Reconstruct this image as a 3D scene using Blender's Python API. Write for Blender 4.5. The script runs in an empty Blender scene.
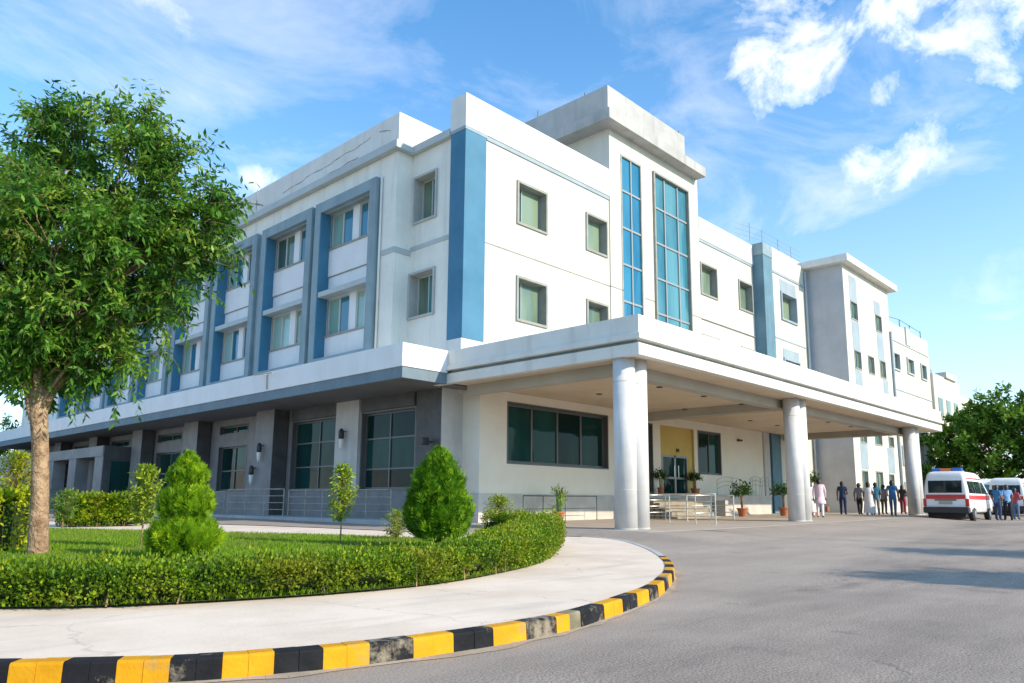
import bpy, bmesh, math, random
import numpy as np
from mathutils import Vector, Matrix, noise
random.seed(7); rng = np.random.default_rng(7)
scene = bpy.context.scene
col = scene.collection
R = math.radians

# ---------------------------------------------------------------- helpers
def link(o, parent=None):
    col.objects.link(o)
    if parent is not None: o.parent = parent
    return o

def tag(o, label=None, cat=None, group=None, kind=None):
    if label: o['label'] = label
    if cat: o['category'] = cat
    if group: o['group'] = group
    if kind: o['kind'] = kind
    return o

def thing(name, label, cat, loc=(0, 0, 0), rz=0.0, group=None):
    o = bpy.data.objects.new(name, None)
    o.empty_display_size = .3
    link(o); o.location = loc; o.rotation_euler = (0, 0, rz)
    return tag(o, label, cat, group)

def copy_tree(o, parent=None):
    c = o.copy(); col.objects.link(c)
    if parent is not None: c.parent = parent
    for ch in list(o.children): copy_tree(ch, c)
    return c

class MB:
    def __init__(s): s.v = []; s.f = []; s.m = []
    def quad(s, *p, m=0):
        n = len(s.v); s.v += [tuple(q) for q in p]; s.f.append(tuple(range(n, n + len(p)))); s.m.append(m)
    def box(s, x0, x1, y0, y1, z0, z1, m=0):
        n = len(s.v)
        s.v += [(x0,y0,z0),(x1,y0,z0),(x1,y1,z0),(x0,y1,z0),(x0,y0,z1),(x1,y0,z1),(x1,y1,z1),(x0,y1,z1)]
        for f in ((0,3,2,1),(4,5,6,7),(0,1,5,4),(1,2,6,5),(2,3,7,6),(3,0,4,7)):
            s.f.append(tuple(n+i for i in f)); s.m.append(m)
    def tube(s, pts, rad, n=8, m=0, caps=True):
        pts = [Vector(p) for p in pts]
        if not isinstance(rad, (list, tuple)): rad = [rad]*len(pts)
        base = len(s.v); N = len(pts); ref = None
        for i, p in enumerate(pts):
            t = (pts[min(i+1, N-1)] - pts[max(i-1, 0)])
            if t.length < 1e-9: t = Vector((0,0,1))
            t.normalize()
            if ref is None:
                ref = t.orthogonal().normalized()
            else:
                ref = (ref - t*ref.dot(t))
                ref = ref.normalized() if ref.length > 1e-6 else t.orthogonal().normalized()
            b = t.cross(ref)
            for k in range(n):
                a = 2*math.pi*k/n
                s.v.append(tuple(p + (ref*math.cos(a) + b*math.sin(a))*rad[i]))
        for i in range(N-1):
            for k in range(n):
                a = base+i*n+k; b2 = base+i*n+(k+1) % n
                s.f.append((a, b2, b2+n, a+n)); s.m.append(m)
        if caps:
            s.f.append(tuple(base+k for k in reversed(range(n)))); s.m.append(m)
            s.f.append(tuple(base+(N-1)*n+k for k in range(n))); s.m.append(m)
    def lathe(s, prof, c=(0,0,0), n=20, m=0):
        base = len(s.v); N = len(prof)
        for r, z in prof:
            for k in range(n):
                a = 2*math.pi*k/n
                s.v.append((c[0]+r*math.cos(a), c[1]+r*math.sin(a), c[2]+z))
        for i in range(N-1):
            for k in range(n):
                a = base+i*n+k; b = base+i*n+(k+1) % n
                s.f.append((a, b, b+n, a+n)); s.m.append(m)
        s.f.append(tuple(base+k for k in reversed(range(n)))); s.m.append(m)
        s.f.append(tuple(base+(N-1)*n+k for k in range(n))); s.m.append(m)
    def build(s, name, mats, parent=None, smooth=False, bevel=0.0):
        if not isinstance(mats, (list, tuple)): mats = [mats]
        me = bpy.data.meshes.new(name)
        v = s.v
        me.from_pydata(v, [], s.f)
        for mt in mats: me.materials.append(mt)
        me.polygons.foreach_set('material_index', s.m)
        if smooth: me.polygons.foreach_set('use_smooth', [True]*len(s.f))
        me.update()
        o = bpy.data.objects.new(name, me)
        link(o, parent)
        if bevel > 0:
            b = o.modifiers.new('bevel', 'BEVEL'); b.width = bevel; b.segments = 2; b.limit_method = 'ANGLE'
        return o

def cards(name, P, U, V, mat, parent=None, fold=0.25, tone=None):
    """many folded leaves in one mesh: base P, length vector U, half-width vector V (numpy n x 3)"""
    n = len(P); Nn = np.cross(U, V); Nn /= (np.linalg.norm(Nn, axis=1, keepdims=True)+1e-9)
    w = np.linalg.norm(V, axis=1, keepdims=True)
    verts = np.empty((n, 4, 3), np.float32)
    verts[:, 0] = P; verts[:, 1] = P + U*.45 + V + Nn*w*fold; verts[:, 2] = P + U; verts[:, 3] = P + U*.45 - V + Nn*w*fold
    me = bpy.data.meshes.new(name)
    me.vertices.add(n*4); me.vertices.foreach_set('co', verts.ravel())
    idx = (np.arange(n)[:, None]*4 + np.array([0,1,2,0,2,3])).ravel().astype(np.int32)
    me.loops.add(n*6); me.loops.foreach_set('vertex_index', idx)
    me.polygons.add(n*2)
    me.polygons.foreach_set('loop_start', np.arange(0, n*6, 3, dtype=np.int32))
    me.materials.append(mat); me.update(calc_edges=True)
    if tone is None: tone = rng.uniform(size=n)
    at = me.attributes.new('tone', 'FLOAT', 'POINT'); at.data.foreach_set('value', np.repeat(np.clip(tone, 0, 1), 4).astype(np.float32))
    o = bpy.data.objects.new(name, me); link(o, parent)
    return o

def unit(a): return a/(np.linalg.norm(a, axis=-1, keepdims=True)+1e-9)
def rand_dirs(n): return unit(rng.normal(size=(n, 3)))

# ---------------------------------------------------------------- materials
def newmat(name):
    m = bpy.data.materials.new(name); m.use_nodes = True
    nt = m.node_tree; b = nt.nodes['Principled BSDF']
    return m, nt, b
def N(nt, t, **kw):
    n = nt.nodes.new(t)
    for k, v in kw.items(): setattr(n, k, v)
    return n
def simple(name, c, rough=.6, metal=0.0, spec=.5, coat=0.0, emit=None):
    m, nt, b = newmat(name)
    b.inputs['Base Color'].default_value = (*c, 1); b.inputs['Roughness'].default_value = rough
    b.inputs['Metallic'].default_value = metal; b.inputs['Specular IOR Level'].default_value = spec
    b.inputs['Coat Weight'].default_value = coat
    return m
def noisy(name, c1, c2, scale=3.0, rough=.7, bump=.15, bscale=60, streak=None, streak_amt=.5, spec=.3, detail=6, lo=.35, hi=.65, bdist=.01):
    """two-tone noise colour + fine bump, optional vertical rain-streak stains"""
    m, nt, b = newmat(name)
    tc = N(nt, 'ShaderNodeNewGeometry')
    n1 = N(nt, 'ShaderNodeTexNoise'); n1.inputs['Scale'].default_value = scale; n1.inputs['Detail'].default_value = detail; n1.inputs['Roughness'].default_value = .6
    nt.links.new(tc.outputs['Position'], n1.inputs['Vector'])
    cr = N(nt, 'ShaderNodeValToRGB'); cr.color_ramp.elements[0].position = lo; cr.color_ramp.elements[1].position = hi
    cr.color_ramp.elements[0].color = (*c1, 1); cr.color_ramp.elements[1].color = (*c2, 1)
    nt.links.new(n1.outputs['Fac'], cr.inputs['Fac'])
    out = cr.outputs['Color']
    if streak is not None:
        mp = N(nt, 'ShaderNodeMapping'); mp.inputs['Scale'].default_value = (1.1, 1.1, .12)
        nt.links.new(tc.outputs['Position'], mp.inputs['Vector'])
        n2 = N(nt, 'ShaderNodeTexNoise'); n2.inputs['Scale'].default_value = 1.6; n2.inputs['Detail'].default_value = 8; n2.inputs['Roughness'].default_value = .65
        nt.links.new(mp.outputs['Vector'], n2.inputs['Vector'])
        r2 = N(nt, 'ShaderNodeValToRGB'); r2.color_ramp.elements[0].position = .52; r2.color_ramp.elements[1].position = .78
        r2.color_ramp.elements[0].color = (0,0,0,1); r2.color_ramp.elements[1].color = (streak_amt,)*3 + (1,)
        nt.links.new(n2.outputs['Fac'], r2.inputs['Fac'])
        mx = N(nt, 'ShaderNodeMix', data_type='RGBA'); mx.inputs[7].default_value = (*streak, 1)
        nt.links.new(r2.outputs['Color'], mx.inputs[0]); nt.links.new(out, mx.inputs[6]); out = mx.outputs[2]
    nt.links.new(out, b.inputs['Base Color'])
    b.inputs['Roughness'].default_value = rough; b.inputs['Specular IOR Level'].default_value = spec
    if bump > 0:
        n3 = N(nt, 'ShaderNodeTexNoise'); n3.inputs['Scale'].default_value = bscale; n3.inputs['Detail'].default_value = 4
        nt.links.new(tc.outputs['Position'], n3.inputs['Vector'])
        bp = N(nt, 'ShaderNodeBump'); bp.inputs['Strength'].default_value = bump; bp.inputs['Distance'].default_value = bdist
        nt.links.new(n3.outputs['Fac'], bp.inputs['Height']); nt.links.new(bp.outputs['Normal'], b.inputs['Normal'])
    return m
def leafmat(name, cols, trans=.35, rough=.45, spec=.4, patch=None, pscale=1.2):
    """per-leaf colour from Random Per Island; translucent leaves; optional broad dry/fresh patches"""
    m, nt, b = newmat(name)
    g = N(nt, 'ShaderNodeNewGeometry')
    cr = N(nt, 'ShaderNodeValToRGB'); els = cr.color_ramp.elements
    while len(els) < len(cols): els.new(.5)
    for i, c in enumerate(cols): els[i].position = i/(len(cols)-1); els[i].color = (*c, 1)
    ta = N(nt, 'ShaderNodeAttribute', attribute_name='tone')
    nt.links.new(ta.outputs['Fac'], cr.inputs['Fac'])
    out = cr.outputs['Color']
    if patch is not None:
        n1 = N(nt, 'ShaderNodeTexNoise'); n1.inputs['Scale'].default_value = pscale; n1.inputs['Detail'].default_value = 3
        nt.links.new(g.outputs['Position'], n1.inputs['Vector'])
        r = N(nt, 'ShaderNodeValToRGB'); r.color_ramp.elements[0].position = .45; r.color_ramp.elements[1].position = .68
        r.color_ramp.elements[1].color = (.75,.75,.75,1)
        nt.links.new(n1.outputs['Fac'], r.inputs['Fac'])
        mx = N(nt, 'ShaderNodeMix', data_type='RGBA'); mx.inputs[7].default_value = (*patch, 1)
        nt.links.new(r.outputs['Color'], mx.inputs[0]); nt.links.new(out, mx.inputs[6]); out = mx.outputs[2]
    nt.links.new(out, b.inputs['Base Color'])
    b.inputs['Roughness'].default_value = rough; b.inputs['Specular IOR Level'].default_value = spec
    tr = N(nt, 'ShaderNodeBsdfTranslucent'); nt.links.new(out, tr.inputs['Color'])
    ms = N(nt, 'ShaderNodeMixShader'); ms.inputs[0].default_value = trans
    nt.links.new(b.outputs[0], ms.inputs[1]); nt.links.new(tr.outputs[0], ms.inputs[2])
    nt.links.new(ms.outputs[0], nt.nodes['Material Output'].inputs['Surface'])
    return m
def glassmat(name, c, c2, rough=.04, spec=.8, vscale=(.9,.9,.25), metal=0.0):
    """tinted window glass with faint curtain / interior variation, slightly wavy so the reflection breaks up"""
    m, nt, b = newmat(name)
    g = N(nt, 'ShaderNodeNewGeometry')
    mp = N(nt, 'ShaderNodeMapping'); mp.inputs['Scale'].default_value = vscale
    nt.links.new(g.outputs['Position'], mp.inputs['Vector'])
    n1 = N(nt, 'ShaderNodeTexNoise'); n1.inputs['Scale'].default_value = 1.4; n1.inputs['Detail'].default_value = 3
    nt.links.new(mp.outputs['Vector'], n1.inputs['Vector'])
    ad = N(nt, 'ShaderNodeMath', operation='ADD')
    mm = N(nt, 'ShaderNodeMath', operation='MULTIPLY'); mm.inputs[1].default_value = .55
    oi = N(nt, 'ShaderNodeObjectInfo'); ra = N(nt, 'ShaderNodeMath', operation='ADD'); rf = N(nt, 'ShaderNodeMath', operation='FRACT')
    nt.links.new(g.outputs['Random Per Island'], ra.inputs[0]); nt.links.new(oi.outputs['Random'], ra.inputs[1]); nt.links.new(ra.outputs[0], rf.inputs[0])
    nt.links.new(rf.outputs[0], mm.inputs[0]); nt.links.new(n1.outputs['Fac'], ad.inputs[0]); nt.links.new(mm.outputs[0], ad.inputs[1])
    cr = N(nt, 'ShaderNodeValToRGB'); cr.color_ramp.elements[0].position = .5; cr.color_ramp.elements[1].position = 1.0
    cr.color_ramp.elements[0].color = (*c, 1); cr.color_ramp.elements[1].color = (*c2, 1)
    nt.links.new(ad.outputs[0], cr.inputs['Fac']); nt.links.new(cr.outputs['Color'], b.inputs['Base Color'])
    b.inputs['Roughness'].default_value = rough; b.inputs['Specular IOR Level'].default_value = spec; b.inputs['Metallic'].default_value = metal
    n3 = N(nt, 'ShaderNodeTexNoise'); n3.inputs['Scale'].default_value = .9
    nt.links.new(g.outputs['Position'], n3.inputs['Vector'])
    bp = N(nt, 'ShaderNodeBump'); bp.inputs['Strength'].default_value = .05; bp.inputs['Distance'].default_value = .15
    nt.links.new(n3.outputs['Fac'], bp.inputs['Height']); nt.links.new(bp.outputs['Normal'], b.inputs['Normal'])
    return m

M = {}
M['white'] = noisy('white_wall_paint', (.555,.53,.455), (.61,.59,.515), .5, .75, .08, 40, streak=(.40,.38,.32), streak_amt=.5)
M['offwhite'] = noisy('weathered_white_paint', (.73,.71,.635), (.81,.79,.715), .8, .75, .1, 40, streak=(.46,.44,.39), streak_amt=.6)
M['parapet'] = noisy('white_parapet_paint', (.66,.645,.595), (.73,.72,.68), 1.1, .75, .06, 40, streak=(.42,.39,.33), streak_amt=.5)
M['panel'] = noisy('pale_grey_panel', (.72,.72,.72), (.78,.78,.775), .8, .7, .05, 40, streak=(.5,.5,.5), streak_amt=.3)
M['sideshade'] = noisy('shaded_side_wall', (.40,.41,.43), (.47,.48,.50), .8, .75, .06, 40, streak=(.33,.33,.33), streak_amt=.4)  # white wall's shaded face; the shade is put into this grey
M['band'] = noisy('pale_blue_grey_band', (.27,.34,.38), (.33,.40,.44), 1.0, .7, .06, 40, streak=(.24,.28,.30), streak_amt=.3)
M['bluegrey'] = noisy('grey_blue_pylon_paint', (.10,.20,.26), (.135,.245,.31), 1.0, .7, .06, 40, streak=(.07,.10,.13), streak_amt=.5)
M['beam'] = noisy('grey_beam_paint', (.40,.37,.31), (.46,.43,.37), .8, .75, .05, 40)
M['greyblue'] = noisy('grey_blue_trim_paint', (.215,.295,.325), (.27,.355,.385), 1.0, .7, .1, 40, streak=(.16,.19,.22), streak_amt=.7)
M['trim'] = noisy('light_grey_trim_paint', (.41,.455,.455), (.48,.52,.515), 1.0, .7, .08, 40, streak=(.33,.35,.37), streak_amt=.4)
M['blue'] = noisy('blue_wall_paint', (.045,.165,.265), (.065,.205,.32), .7, .6, .06, 30, streak=(.08,.17,.25), streak_amt=.5)
M['darkgrey'] = noisy('dark_grey_stone_cladding', (.07,.068,.068), (.10,.098,.097), 2, .5, .1, 80)
M['midgrey'] = noisy('grey_stone_cladding', (.19,.185,.185), (.255,.25,.245), 1.2, .6, .1, 80, streak=(.16,.16,.16), streak_amt=.5)
M['lightgrey'] = noisy('light_grey_render', (.48,.47,.45), (.56,.55,.53), 1.2, .7, .1, 60, streak=(.30,.30,.29), streak_amt=.6)
M['cream'] = noisy('cream_porch_wall', (.74,.68,.57), (.79,.74,.64), .8, .75, .06, 50)
M['wains'] = noisy('grey_plinth_paint', (.46,.44,.40), (.56,.54,.50), 1.5, .7, .1, 60, streak=(.33,.31,.28), streak_amt=.5)
M['stone'] = noisy('tan_step_stone', (.25,.22,.165), (.34,.30,.235), 2.5, .75, .15, 40)
M['yellowwall'] = noisy('ochre_wall_paint', (.50,.36,.10), (.58,.43,.14), 1.2, .7, .05, 60)
M['soffit'] = noisy('bounce_tinted_ceiling', (.60,.48,.34), (.68,.56,.42), .7, .7, .03, 40)  # tan tone holds warm light bounced up from the ground
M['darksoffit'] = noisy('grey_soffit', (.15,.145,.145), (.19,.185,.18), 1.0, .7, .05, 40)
M['conc'] = noisy('weathered_concrete', (.38,.38,.365), (.47,.47,.45), .8, .8, .2, 50, streak=(.22,.22,.21), streak_amt=.6)
M['column'] = noisy('pale_grey_column_paint', (.56,.56,.56), (.66,.655,.64), 1.4, .55, .05, 50, streak=(.36,.34,.31), streak_amt=.7)
M['alu'] = simple('grey_window_aluminium', (.30,.31,.30), .45, .3)
M['lightalu'] = simple('pale_window_frame', (.56,.56,.53), .5, .1)
M['banddark'] = noisy('dark_grey_blue_band_paint', (.13,.185,.225), (.17,.23,.27), 1.0, .7, .06, 40, streak=(.09,.12,.14), streak_amt=.5)
M['alud'] = simple('dark_window_aluminium', (.13,.13,.13), .45, .3)
M['trimwarm'] = noisy('light_grey_window_surround', (.40,.40,.37), (.48,.48,.45), 2, .6, .05, 60)
M['winframe'] = noisy('grey_window_surround', (.25,.255,.22), (.33,.335,.30), 2, .6, .05, 60)
M['glass'] = glassmat('green_tinted_glass', (.05,.10,.085), (.21,.28,.19), spec=.5)
M['glassteal'] = glassmat('teal_tinted_glass', (.010,.10,.13), (.05,.24,.26), spec=.5)
M['glassblue'] = glassmat('blue_tinted_glass', (.010,.10,.17), (.03,.17,.25))
M['glassdark'] = glassmat('dark_green_glass', (.004,.020,.020), (.014,.062,.056), .03, .12)
M['curtain1'] = glassmat('sky_blue_curtain_glass', (.010,.12,.22), (.03,.20,.32), .07, .6)
M['curtain2'] = glassmat('teal_curtain_glass', (.02,.13,.175), (.09,.25,.285), .05, .7)
M['steel'] = simple('brushed_steel_rail', (.62,.60,.56), .32, .85)
M['oldpaint'] = noisy('rust_spotted_pale_paint', (.40,.37,.33), (.30,.20,.13), 5, .6, .1, 40, lo=.45, hi=.7)
M['iron'] = simple('dark_iron', (.05,.05,.05), .5, .4)
M['terracotta'] = noisy('terracotta', (.34,.11,.05), (.44,.16,.08), 8, .8, .1, 60)
M['bark'] = noisy('tree_bark', (.17,.10,.055), (.46,.31,.185), 6, .9, 1.0, 22, bdist=.05, lo=.32, hi=.62, streak=(.10,.065,.04), streak_amt=.6)
M['darkbark'] = noisy('dark_bark', (.07,.045,.03), (.14,.09,.06), 9, .9, .6, 30)
M['black'] = simple('black_rubber', (.015,.015,.016), .7)
M['blackplastic'] = simple('black_plastic', (.025,.025,.027), .45)

# ground materials
def paving():
    m, nt, b = newmat('pale_concrete_paving')
    g = N(nt, 'ShaderNodeNewGeometry')
    n1 = N(nt, 'ShaderNodeTexNoise'); n1.inputs['Scale'].default_value = .9; n1.inputs['Detail'].default_value = 9; n1.inputs['Roughness'].default_value = .65
    nt.links.new(g.outputs['Position'], n1.inputs['Vector'])
    cr = N(nt, 'ShaderNodeValToRGB'); e = cr.color_ramp.elements
    e[0].position = .3; e[0].color = (.62,.505,.40,1); e[1].position = .62; e[1].color = (.77,.65,.53,1)
    nt.links.new(n1.outputs['Fac'], cr.inputs['Fac'])
    mp = N(nt, 'ShaderNodeMapping'); mp.inputs['Rotation'].default_value = (0,0,.6); mp.inputs['Scale'].default_value = (.35, 2.2, 1)
    nt.links.new(g.outputs['Position'], mp.inputs['Vector'])
    n2 = N(nt, 'ShaderNodeTexNoise'); n2.inputs['Scale'].default_value = 1.6; n2.inputs['Detail'].default_value = 7
    nt.links.new(mp.outputs['Vector'], n2.inputs['Vector'])
    r2 = N(nt, 'ShaderNodeValToRGB'); r2.color_ramp.elements[0].position = .55; r2.color_ramp.elements[1].position = .75
    r2.color_ramp.elements[1].color = (.45,.45,.45,1)
    nt.links.new(n2.outputs['Fac'], r2.inputs['Fac'])
    mx = N(nt, 'ShaderNodeMix', data_type='RGBA'); mx.inputs[7].default_value = (.44,.38,.32,1)
    nt.links.new(r2.outputs['Color'], mx.inputs[0]); nt.links.new(cr.outputs['Color'], mx.inputs[6])
    # hairline cracks
    vo = N(nt, 'ShaderNodeTexVoronoi', feature='DISTANCE_TO_EDGE'); vo.inputs['Scale'].default_value = .42
    nd = N(nt, 'ShaderNodeTexNoise'); nd.inputs['Scale'].default_value = 2.5; nd.inputs['Detail'].default_value = 4
    nt.links.new(g.outputs['Position'], nd.inputs['Vector'])
    va = N(nt, 'ShaderNodeVectorMath', operation='ADD'); vs = N(nt, 'ShaderNodeVectorMath', operation='SCALE'); vs.inputs['Scale'].default_value = .5
    nt.links.new(nd.outputs['Color'], vs.inputs[0]); nt.links.new(g.outputs['Position'], va.inputs[0]); nt.links.new(vs.outputs[0], va.inputs[1])
    nt.links.new(va.outputs[0], vo.inputs['Vector'])
    r3 = N(nt, 'ShaderNodeValToRGB'); r3.color_ramp.elements[0].color = (.35,.35,.35,1); r3.color_ramp.elements[0].position = .0; r3.color_ramp.elements[1].position = .006; r3.color_ramp.elements[1].color = (0,0,0,1)
    nt.links.new(vo.outputs['Distance'], r3.inputs['Fac'])
    mx2 = N(nt, 'ShaderNodeMix', data_type='RGBA'); mx2.inputs[7].default_value = (.28,.24,.20,1)
    nt.links.new(r3.outputs['Color'], mx2.inputs[0]); nt.links.new(mx.outputs[2], mx2.inputs[6])
    nt.links.new(mx2.outputs[2], b.inputs['Base Color']); b.inputs['Roughness'].default_value = .85; b.inputs['Specular IOR Level'].default_value = .2
    n3 = N(nt, 'ShaderNodeTexNoise'); n3.inputs['Scale'].default_value = 35; n3.inputs['Detail'].default_value = 6
    nt.links.new(g.outputs['Position'], n3.inputs['Vector'])
    bp = N(nt, 'ShaderNodeBump'); bp.inputs['Strength'].default_value = .25; bp.inputs['Distance'].default_value = .01
    nt.links.new(n3.outputs['Fac'], bp.inputs['Height']); nt.links.new(bp.outputs['Normal'], b.inputs['Normal'])
    return m
M['paving'] = paving()
DUST_LINE = 2.75
def asphalt():
    m, nt, b = newmat('dusty_asphalt')
    g = N(nt, 'ShaderNodeNewGeometry')
    n1 = N(nt, 'ShaderNodeTexNoise'); n1.inputs['Scale'].default_value = .35; n1.inputs['Detail'].default_value = 9; n1.inputs['Roughness'].default_value = .62
    nt.links.new(g.outputs['Position'], n1.inputs['Vector'])
    cr = N(nt, 'ShaderNodeValToRGB'); e = cr.color_ramp.elements
    e[0].position = .32; e[0].color = (.24,.205,.177,1); e[1].position = .70; e[1].color = (.37,.318,.276,1)
    nt.links.new(n1.outputs['Fac'], cr.inputs['Fac'])
    n2 = N(nt, 'ShaderNodeTexNoise'); n2.inputs['Scale'].default_value = 60; n2.inputs['Detail'].default_value = 4; n2.inputs['Roughness'].default_value = .7
    nt.links.new(g.outputs['Position'], n2.inputs['Vector'])
    r2 = N(nt, 'ShaderNodeValToRGB'); r2.color_ramp.elements[0].position = .36; r2.color_ramp.elements[1].position = .66
    r2.color_ramp.elements[0].color = (.45,.45,.45,1); r2.color_ramp.elements[1].color = (1.5,1.48,1.45,1)
    nt.links.new(n2.outputs['Fac'], r2.inputs['Fac'])
    mu = N(nt, 'ShaderNodeMix', data_type='RGBA', blend_type='MULTIPLY'); mu.inputs[0].default_value = 1
    nt.links.new(cr.outputs['Color'], mu.inputs[6]); nt.links.new(r2.outputs['Color'], mu.inputs[7])
    n6 = N(nt, 'ShaderNodeTexNoise'); n6.inputs['Scale'].default_value = 2.2; n6.inputs['Detail'].default_value = 8; n6.inputs['Roughness'].default_value = .7
    mp6 = N(nt, 'ShaderNodeMapping'); mp6.inputs['Scale'].default_value = (.16,.85,1); nt.links.new(g.outputs['Position'], mp6.inputs['Vector']); nt.links.new(mp6.outputs[0], n6.inputs['Vector'])
    r6 = N(nt, 'ShaderNodeValToRGB'); r6.color_ramp.elements[0].position = .3; r6.color_ramp.elements[1].position = .7; r6.color_ramp.elements[0].color = (.80,.80,.80,1); r6.color_ramp.elements[1].color = (1.16,1.15,1.13,1)
    nt.links.new(n6.outputs['Fac'], r6.inputs['Fac'])
    mu0 = mu; mu = N(nt, 'ShaderNodeMix', data_type='RGBA', blend_type='MULTIPLY'); mu.inputs[0].default_value = 1
    nt.links.new(mu0.outputs[2], mu.inputs[6]); nt.links.new(r6.outputs['Color'], mu.inputs[7])
    # sandy dust drifting in patches
    n4 = N(nt, 'ShaderNodeTexNoise'); n4.inputs['Scale'].default_value = .22; n4.inputs['Detail'].default_value = 10; n4.inputs['Roughness'].default_value = .7
    nt.links.new(g.outputs['Position'], n4.inputs['Vector'])
    r4 = N(nt, 'ShaderNodeValToRGB'); r4.color_ramp.elements[0].position = .50; r4.color_ramp.elements[1].position = .74; r4.color_ramp.elements[1].color = (.55,.55,.55,1)
    nt.links.new(n4.outputs['Fac'], r4.inputs['Fac'])
    vo = N(nt, 'ShaderNodeTexVoronoi', feature='DISTANCE_TO_EDGE'); vo.inputs['Scale'].default_value = .33
    nd = N(nt, 'ShaderNodeTexNoise'); nd.inputs['Scale'].default_value = 1.6; nd.inputs['Detail'].default_value = 7; nt.links.new(g.outputs['Position'], nd.inputs['Vector'])
    vs = N(nt, 'ShaderNodeVectorMath', operation='SCALE'); vs.inputs['Scale'].default_value = 1.1; va = N(nt, 'ShaderNodeVectorMath', operation='ADD')
    nt.links.new(nd.outputs['Color'], vs.inputs[0]); nt.links.new(g.outputs['Position'], va.inputs[0]); nt.links.new(vs.outputs[0], va.inputs[1]); nt.links.new(va.outputs[0], vo.inputs['Vector'])
    r7 = N(nt, 'ShaderNodeMapRange'); r7.inputs['From Min'].default_value = .0; r7.inputs['From Max'].default_value = .007; r7.inputs['To Min'].default_value = .6; r7.inputs['To Max'].default_value = 0
    nt.links.new(vo.outputs['Distance'], r7.inputs['Value'])
    n8 = N(nt, 'ShaderNodeTexNoise'); n8.inputs['Scale'].default_value = .7; n8.inputs['Detail'].default_value = 4; nt.links.new(g.outputs['Position'], n8.inputs['Vector'])
    r8 = N(nt, 'ShaderNodeMapRange'); r8.inputs['From Min'].default_value = .48; r8.inputs['From Max'].default_value = .60; nt.links.new(n8.outputs['Fac'], r8.inputs['Value'])
    cm = N(nt, 'ShaderNodeMath', operation='MULTIPLY'); nt.links.new(r7.outputs[0], cm.inputs[0]); nt.links.new(r8.outputs[0], cm.inputs[1])
    n9 = N(nt, 'ShaderNodeTexNoise'); n9.inputs['Scale'].default_value = 1.1; n9.inputs['Detail'].default_value = 5; n9.inputs['Distortion'].default_value = .4
    mp9 = N(nt, 'ShaderNodeMapping'); mp9.inputs['Location'].default_value = (31, 7, 0); nt.links.new(g.outputs['Position'], mp9.inputs['Vector']); nt.links.new(mp9.outputs[0], n9.inputs['Vector'])
    r9 = N(nt, 'ShaderNodeMapRange'); r9.inputs['From Min'].default_value = .62; r9.inputs['From Max'].default_value = .72; r9.inputs['To Max'].default_value = .45; nt.links.new(n9.outputs['Fac'], r9.inputs['Value'])
    dk = N(nt, 'ShaderNodeMath', operation='MAXIMUM'); nt.links.new(cm.outputs[0], dk.inputs[0]); nt.links.new(r9.outputs[0], dk.inputs[1])
    mk = N(nt, 'ShaderNodeMix', data_type='RGBA'); mk.inputs[7].default_value = (.075,.070,.066,1)
    nt.links.new(dk.outputs[0], mk.inputs[0]); nt.links.new(mu.outputs[2], mk.inputs[6]); mu = mk
    lv = N(nt, 'ShaderNodeVectorMath', operation='DOT_PRODUCT'); lv.inputs[1].default_value = (-.147,.989,0); nt.links.new(g.outputs['Position'], lv.inputs[0])
    l1 = N(nt, 'ShaderNodeMath', operation='MULTIPLY_ADD'); l1.inputs[1].default_value = .9; nt.links.new(n4.outputs['Fac'], l1.inputs[0]); nt.links.new(lv.outputs['Value'], l1.inputs[2])
    l2 = N(nt, 'ShaderNodeMapRange'); l2.inputs['From Min'].default_value = DUST_LINE+.2; l2.inputs['From Max'].default_value = DUST_LINE+.75; l2.inputs['To Max'].default_value = .42
    nt.links.new(l1.outputs[0], l2.inputs['Value'])
    l3 = N(nt, 'ShaderNodeMath', operation='MAXIMUM'); nt.links.new(l2.outputs[0], l3.inputs[0]); nt.links.new(r4.outputs['Color'], l3.inputs[1])
    mx = N(nt, 'ShaderNodeMix', data_type='RGBA'); mx.inputs[7].default_value = (.42,.355,.295,1)
    nt.links.new(l3.outputs[0], mx.inputs[0]); nt.links.new(mu.outputs[2], mx.inputs[6])
    nt.links.new(mx.outputs[2], b.inputs['Base Color']); b.inputs['Roughness'].default_value = .82; b.inputs['Specular IOR Level'].default_value = .25
    bp = N(nt, 'ShaderNodeBump'); bp.inputs['Strength'].default_value = .5; bp.inputs['Distance'].default_value = .012
    nt.links.new(n2.outputs['Fac'], bp.inputs['Height']); nt.links.new(bp.outputs['Normal'], b.inputs['Normal'])
    return m
M['asphalt'] = asphalt()
M['sand'] = noisy('sandy_dust', (.27,.22,.17), (.38,.31,.23), 3, .95, .3, 60)
M['floor'] = noisy('porch_floor_tiles', (.36,.31,.26), (.46,.40,.335), 1.2, .7, .08, 50, lo=.3, hi=.7)
M['soil'] = noisy('lawn_soil', (.06,.10,.02), (.12,.17,.04), 4, .95, .4, 40)
M['earth'] = noisy('dry_earth', (.24,.20,.14), (.34,.29,.21), .3, .95, .3, 20)
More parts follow.
